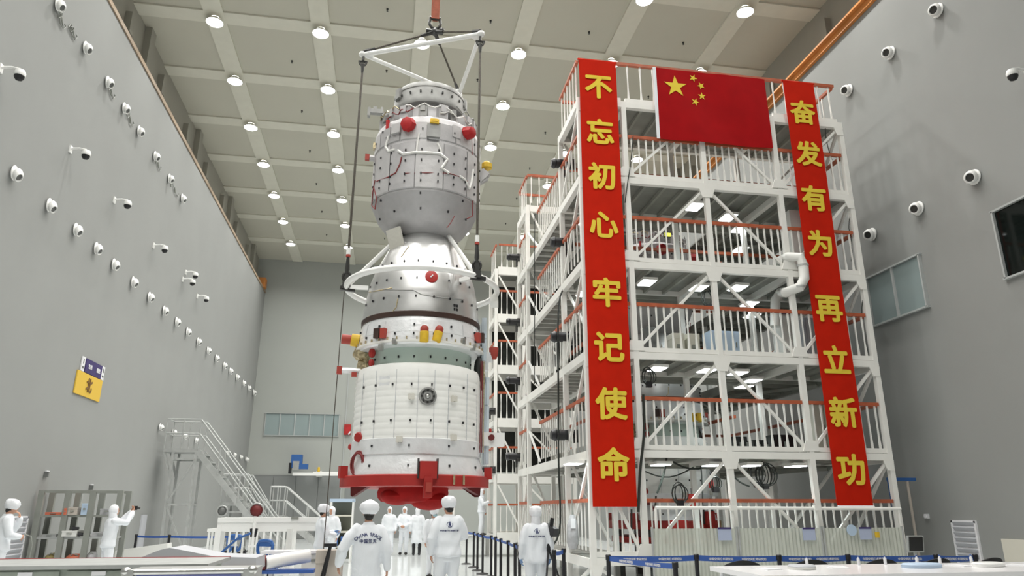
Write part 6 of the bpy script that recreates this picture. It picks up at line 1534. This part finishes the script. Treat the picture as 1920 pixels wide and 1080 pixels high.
# hanging cables, coils, hooks
def cable(pts, y, label, r=0.016, m='cable_black', group='black cables on the towers'):
    P = [at('y', y, *p) for p in pts]; Q = []
    for i in range(len(P) - 1):
        for t in (0, 0.5): Q.append(P[i].lerp(P[i + 1], t))
    Q.append(P[-1])
    for _ in range(2): Q = [Q[0]] + [(Q[i - 1] + Q[i] * 2 + Q[i + 1]) / 4 for i in range(1, len(Q) - 1)] + [Q[-1]]
    return wire(Q, r, M[m], label, 'hanging_cable', 'cable', group)
cable([(1187, 255), (1183, 310), (1178, 330), (1172, 380)], 14.4, 'thin black cable at the top right edge of the left banner', 0.012)
cable([(1206, 740), (1209, 800), (1206, 838), (1199, 880), (1197, 960)], 14.36, 'thick dark cable running down the second column beside the left banner', 0.030)
cable([(1060, 538), (1049, 548), (1045, 600), (1047, 700), (1047, 800), (1047, 880), (1050, 930), (1052, 985), (1046, 1015), (1030, 1028)], 16.3, 'long black cable hanging down outside the left face of the front tower', 0.022)
cable([(1003, 400), (1002, 480), (1003, 560), (1002, 640), (1002, 720)], 19.5, 'thin black cable hanging through the side bridges', 0.012)
cable([(1252, 835), (1250, 870), (1240, 905), (1232, 925)], 15.2, 'black cable dropping from the lowest deck left of the loops', 0.024)
cable([(1210, 884), (1230, 893), (1255, 897), (1280, 888), (1300, 876)], 15.4, 'black cable sagging below the lowest deck, left loop', 0.016)
cable([(1255, 862), (1280, 878), (1310, 882), (1335, 870)], 15.6, 'black cable sagging below the lowest deck, middle loop', 0.022)
cable([(1314, 870), (1318, 920), (1317, 960)], 15.4, 'straight black cable hanging below the lowest deck left of the third column', 0.016)
cable([(1372, 888), (1385, 905), (1405, 912)], 15.4, 'black cable sagging to the right of the third column below the lowest deck', 0.02)
cable([(1230, 930), (1228, 960), (1230, 1000)], 14.9, 'black cable hanging down the railing right of the second column', 0.022)
cable([(1184, 955), (1184, 1010)], 14.8, 'black cable left of the second column below the banner', 0.02)
cable([(1595, 400), (1588, 430), (1600, 450), (1596, 490)], 14.52, 'thin black cable at the right end of the third deck', 0.010)
cable([(1618, 560), (1612, 600), (1624, 640), (1630, 680)], 14.52, 'thin black cable at the right end of the second deck', 0.012)
cable([(1548, 226), (1546, 260), (1560, 300)], 14.52, 'thin black cable behind the top right railing', 0.010)
def coil(px, py, y, s, label, m='cable_black', n=4):
    c = at('y', y, px, py); r = thing('cable_coil', label, 'cable coil', tuple(c), group='coils of cable hung in the towers')
    mb = MB()
    for k in range(n):
        rx, rz = s * (0.38 + 0.14 * k), s * (0.80 + 0.10 * (k % 3))
        mb.tube([(rx * math.cos(t * PI / 8 + k) + 0.02 * math.sin(k * 2.1), -0.02 * k, rz * math.sin(t * PI / 8 + k) - s * (0.06 * (k % 2))) for t in range(17)], 0.012, 6)
    obj('loops', mb, M[m], r); obj('tie', MB().box((0, -0.03, -s * 0.9), (0.12, 0.1, 0.12)), M['black'], r)
coil(1215, 706, 14.7, 0.2, 'black cable coil hanging on the second deck beam right of the left banner')
coil(1416, 888, 15.5, 0.27, 'green-black cable coil hanging below the lowest deck, left of the pair')
coil(1432, 890, 15.7, 0.29, 'green-black cable coil hanging below the lowest deck, right of the pair', n=5)
coil(1327, 560, 15.6, 0.24, 'black cable coil hung under the third deck beside the middle column')
coil(1273, 925, 14.42, 0.22, 'black cable coil slung over the lowest orange handrail')
coil(1340, 905, 15.0, 0.16, 'small dark coil hanging left of the third column below the lowest deck')
for (px, py, w, h, lab) in ((1333, 905, .10, .22, 'red sling tag hanging below the lowest deck left of the third column'), (1297, 940, .16, .3, 'red and white tag hanging on the lowest railing'), (1272, 985, .4, .2, 'dark red box standing behind the ribbed screen')):
    q = at('y', 15.0, px, py); r = thing('red_tag', lab, 'tag', tuple(q)); obj('tag', MB().box((0, 0, 0), (w, 0.04, h)), M['redpaint'], r); obj('string', MB().tube([(0, 0, h / 2), (0, 0, h / 2 + 0.12)], 0.008, 6), M['black'], r)
r = thing('wrapped_bundle', 'grey plastic-wrapped bundle hanging inside the left end of the front tower', 'bundle', tuple(at('y', 15.6, 1073, 1035)), world=True)
p, q = at('y', 15.6, 1074, 1030), at('y', 15.6, 1073, 965)
obj('bundle', MB().tube([p, p.lerp(q, .2), p.lerp(q, .7), q], [0.08, 0.13, 0.12, 0.05], 12), M['plasticgrey'], r); obj('label_sheet', MB().box(p.lerp(q, .75) + Vector((-0.02, -0.13, 0)), (0.1, 0.03, 0.2)), M['signwhite'], r); obj('hanger', MB().tube([q, q + Vector((0, 0, 0.3))], 0.012, 6), M['rackgrey'], r)
r = thing('video_camera', 'black video camera on a tripod beside the person in the round cap', 'camera', (3.15, 12.95, 0), world=True)
p = at('y', 12.95, 1030, 1005); obj('body', MB().box(p + Vector((0.03, 0, 0.10)), (0.10, 0.3, 0.14), (0.3, 0, 0.4)), M['black'], r); obj('handle', MB().bar(p, p + Vector((0.06, 0, 0.3)), 0.06, 0.06), M['black'], r); obj('neck', MB().tube([p + Vector((-0.02, 0, -0.25)), p + Vector((0.02, 0, 0.05))], 0.045, 10), M['black'], r)
for k in range(3): a = k * 2.1; obj('leg', MB().tube([p + Vector((-0.02, 0, -0.2)), (p.x + 0.35 * math.cos(a), 12.95 + 0.35 * math.sin(a), 0.02)], 0.018, 8), M['black'], r)
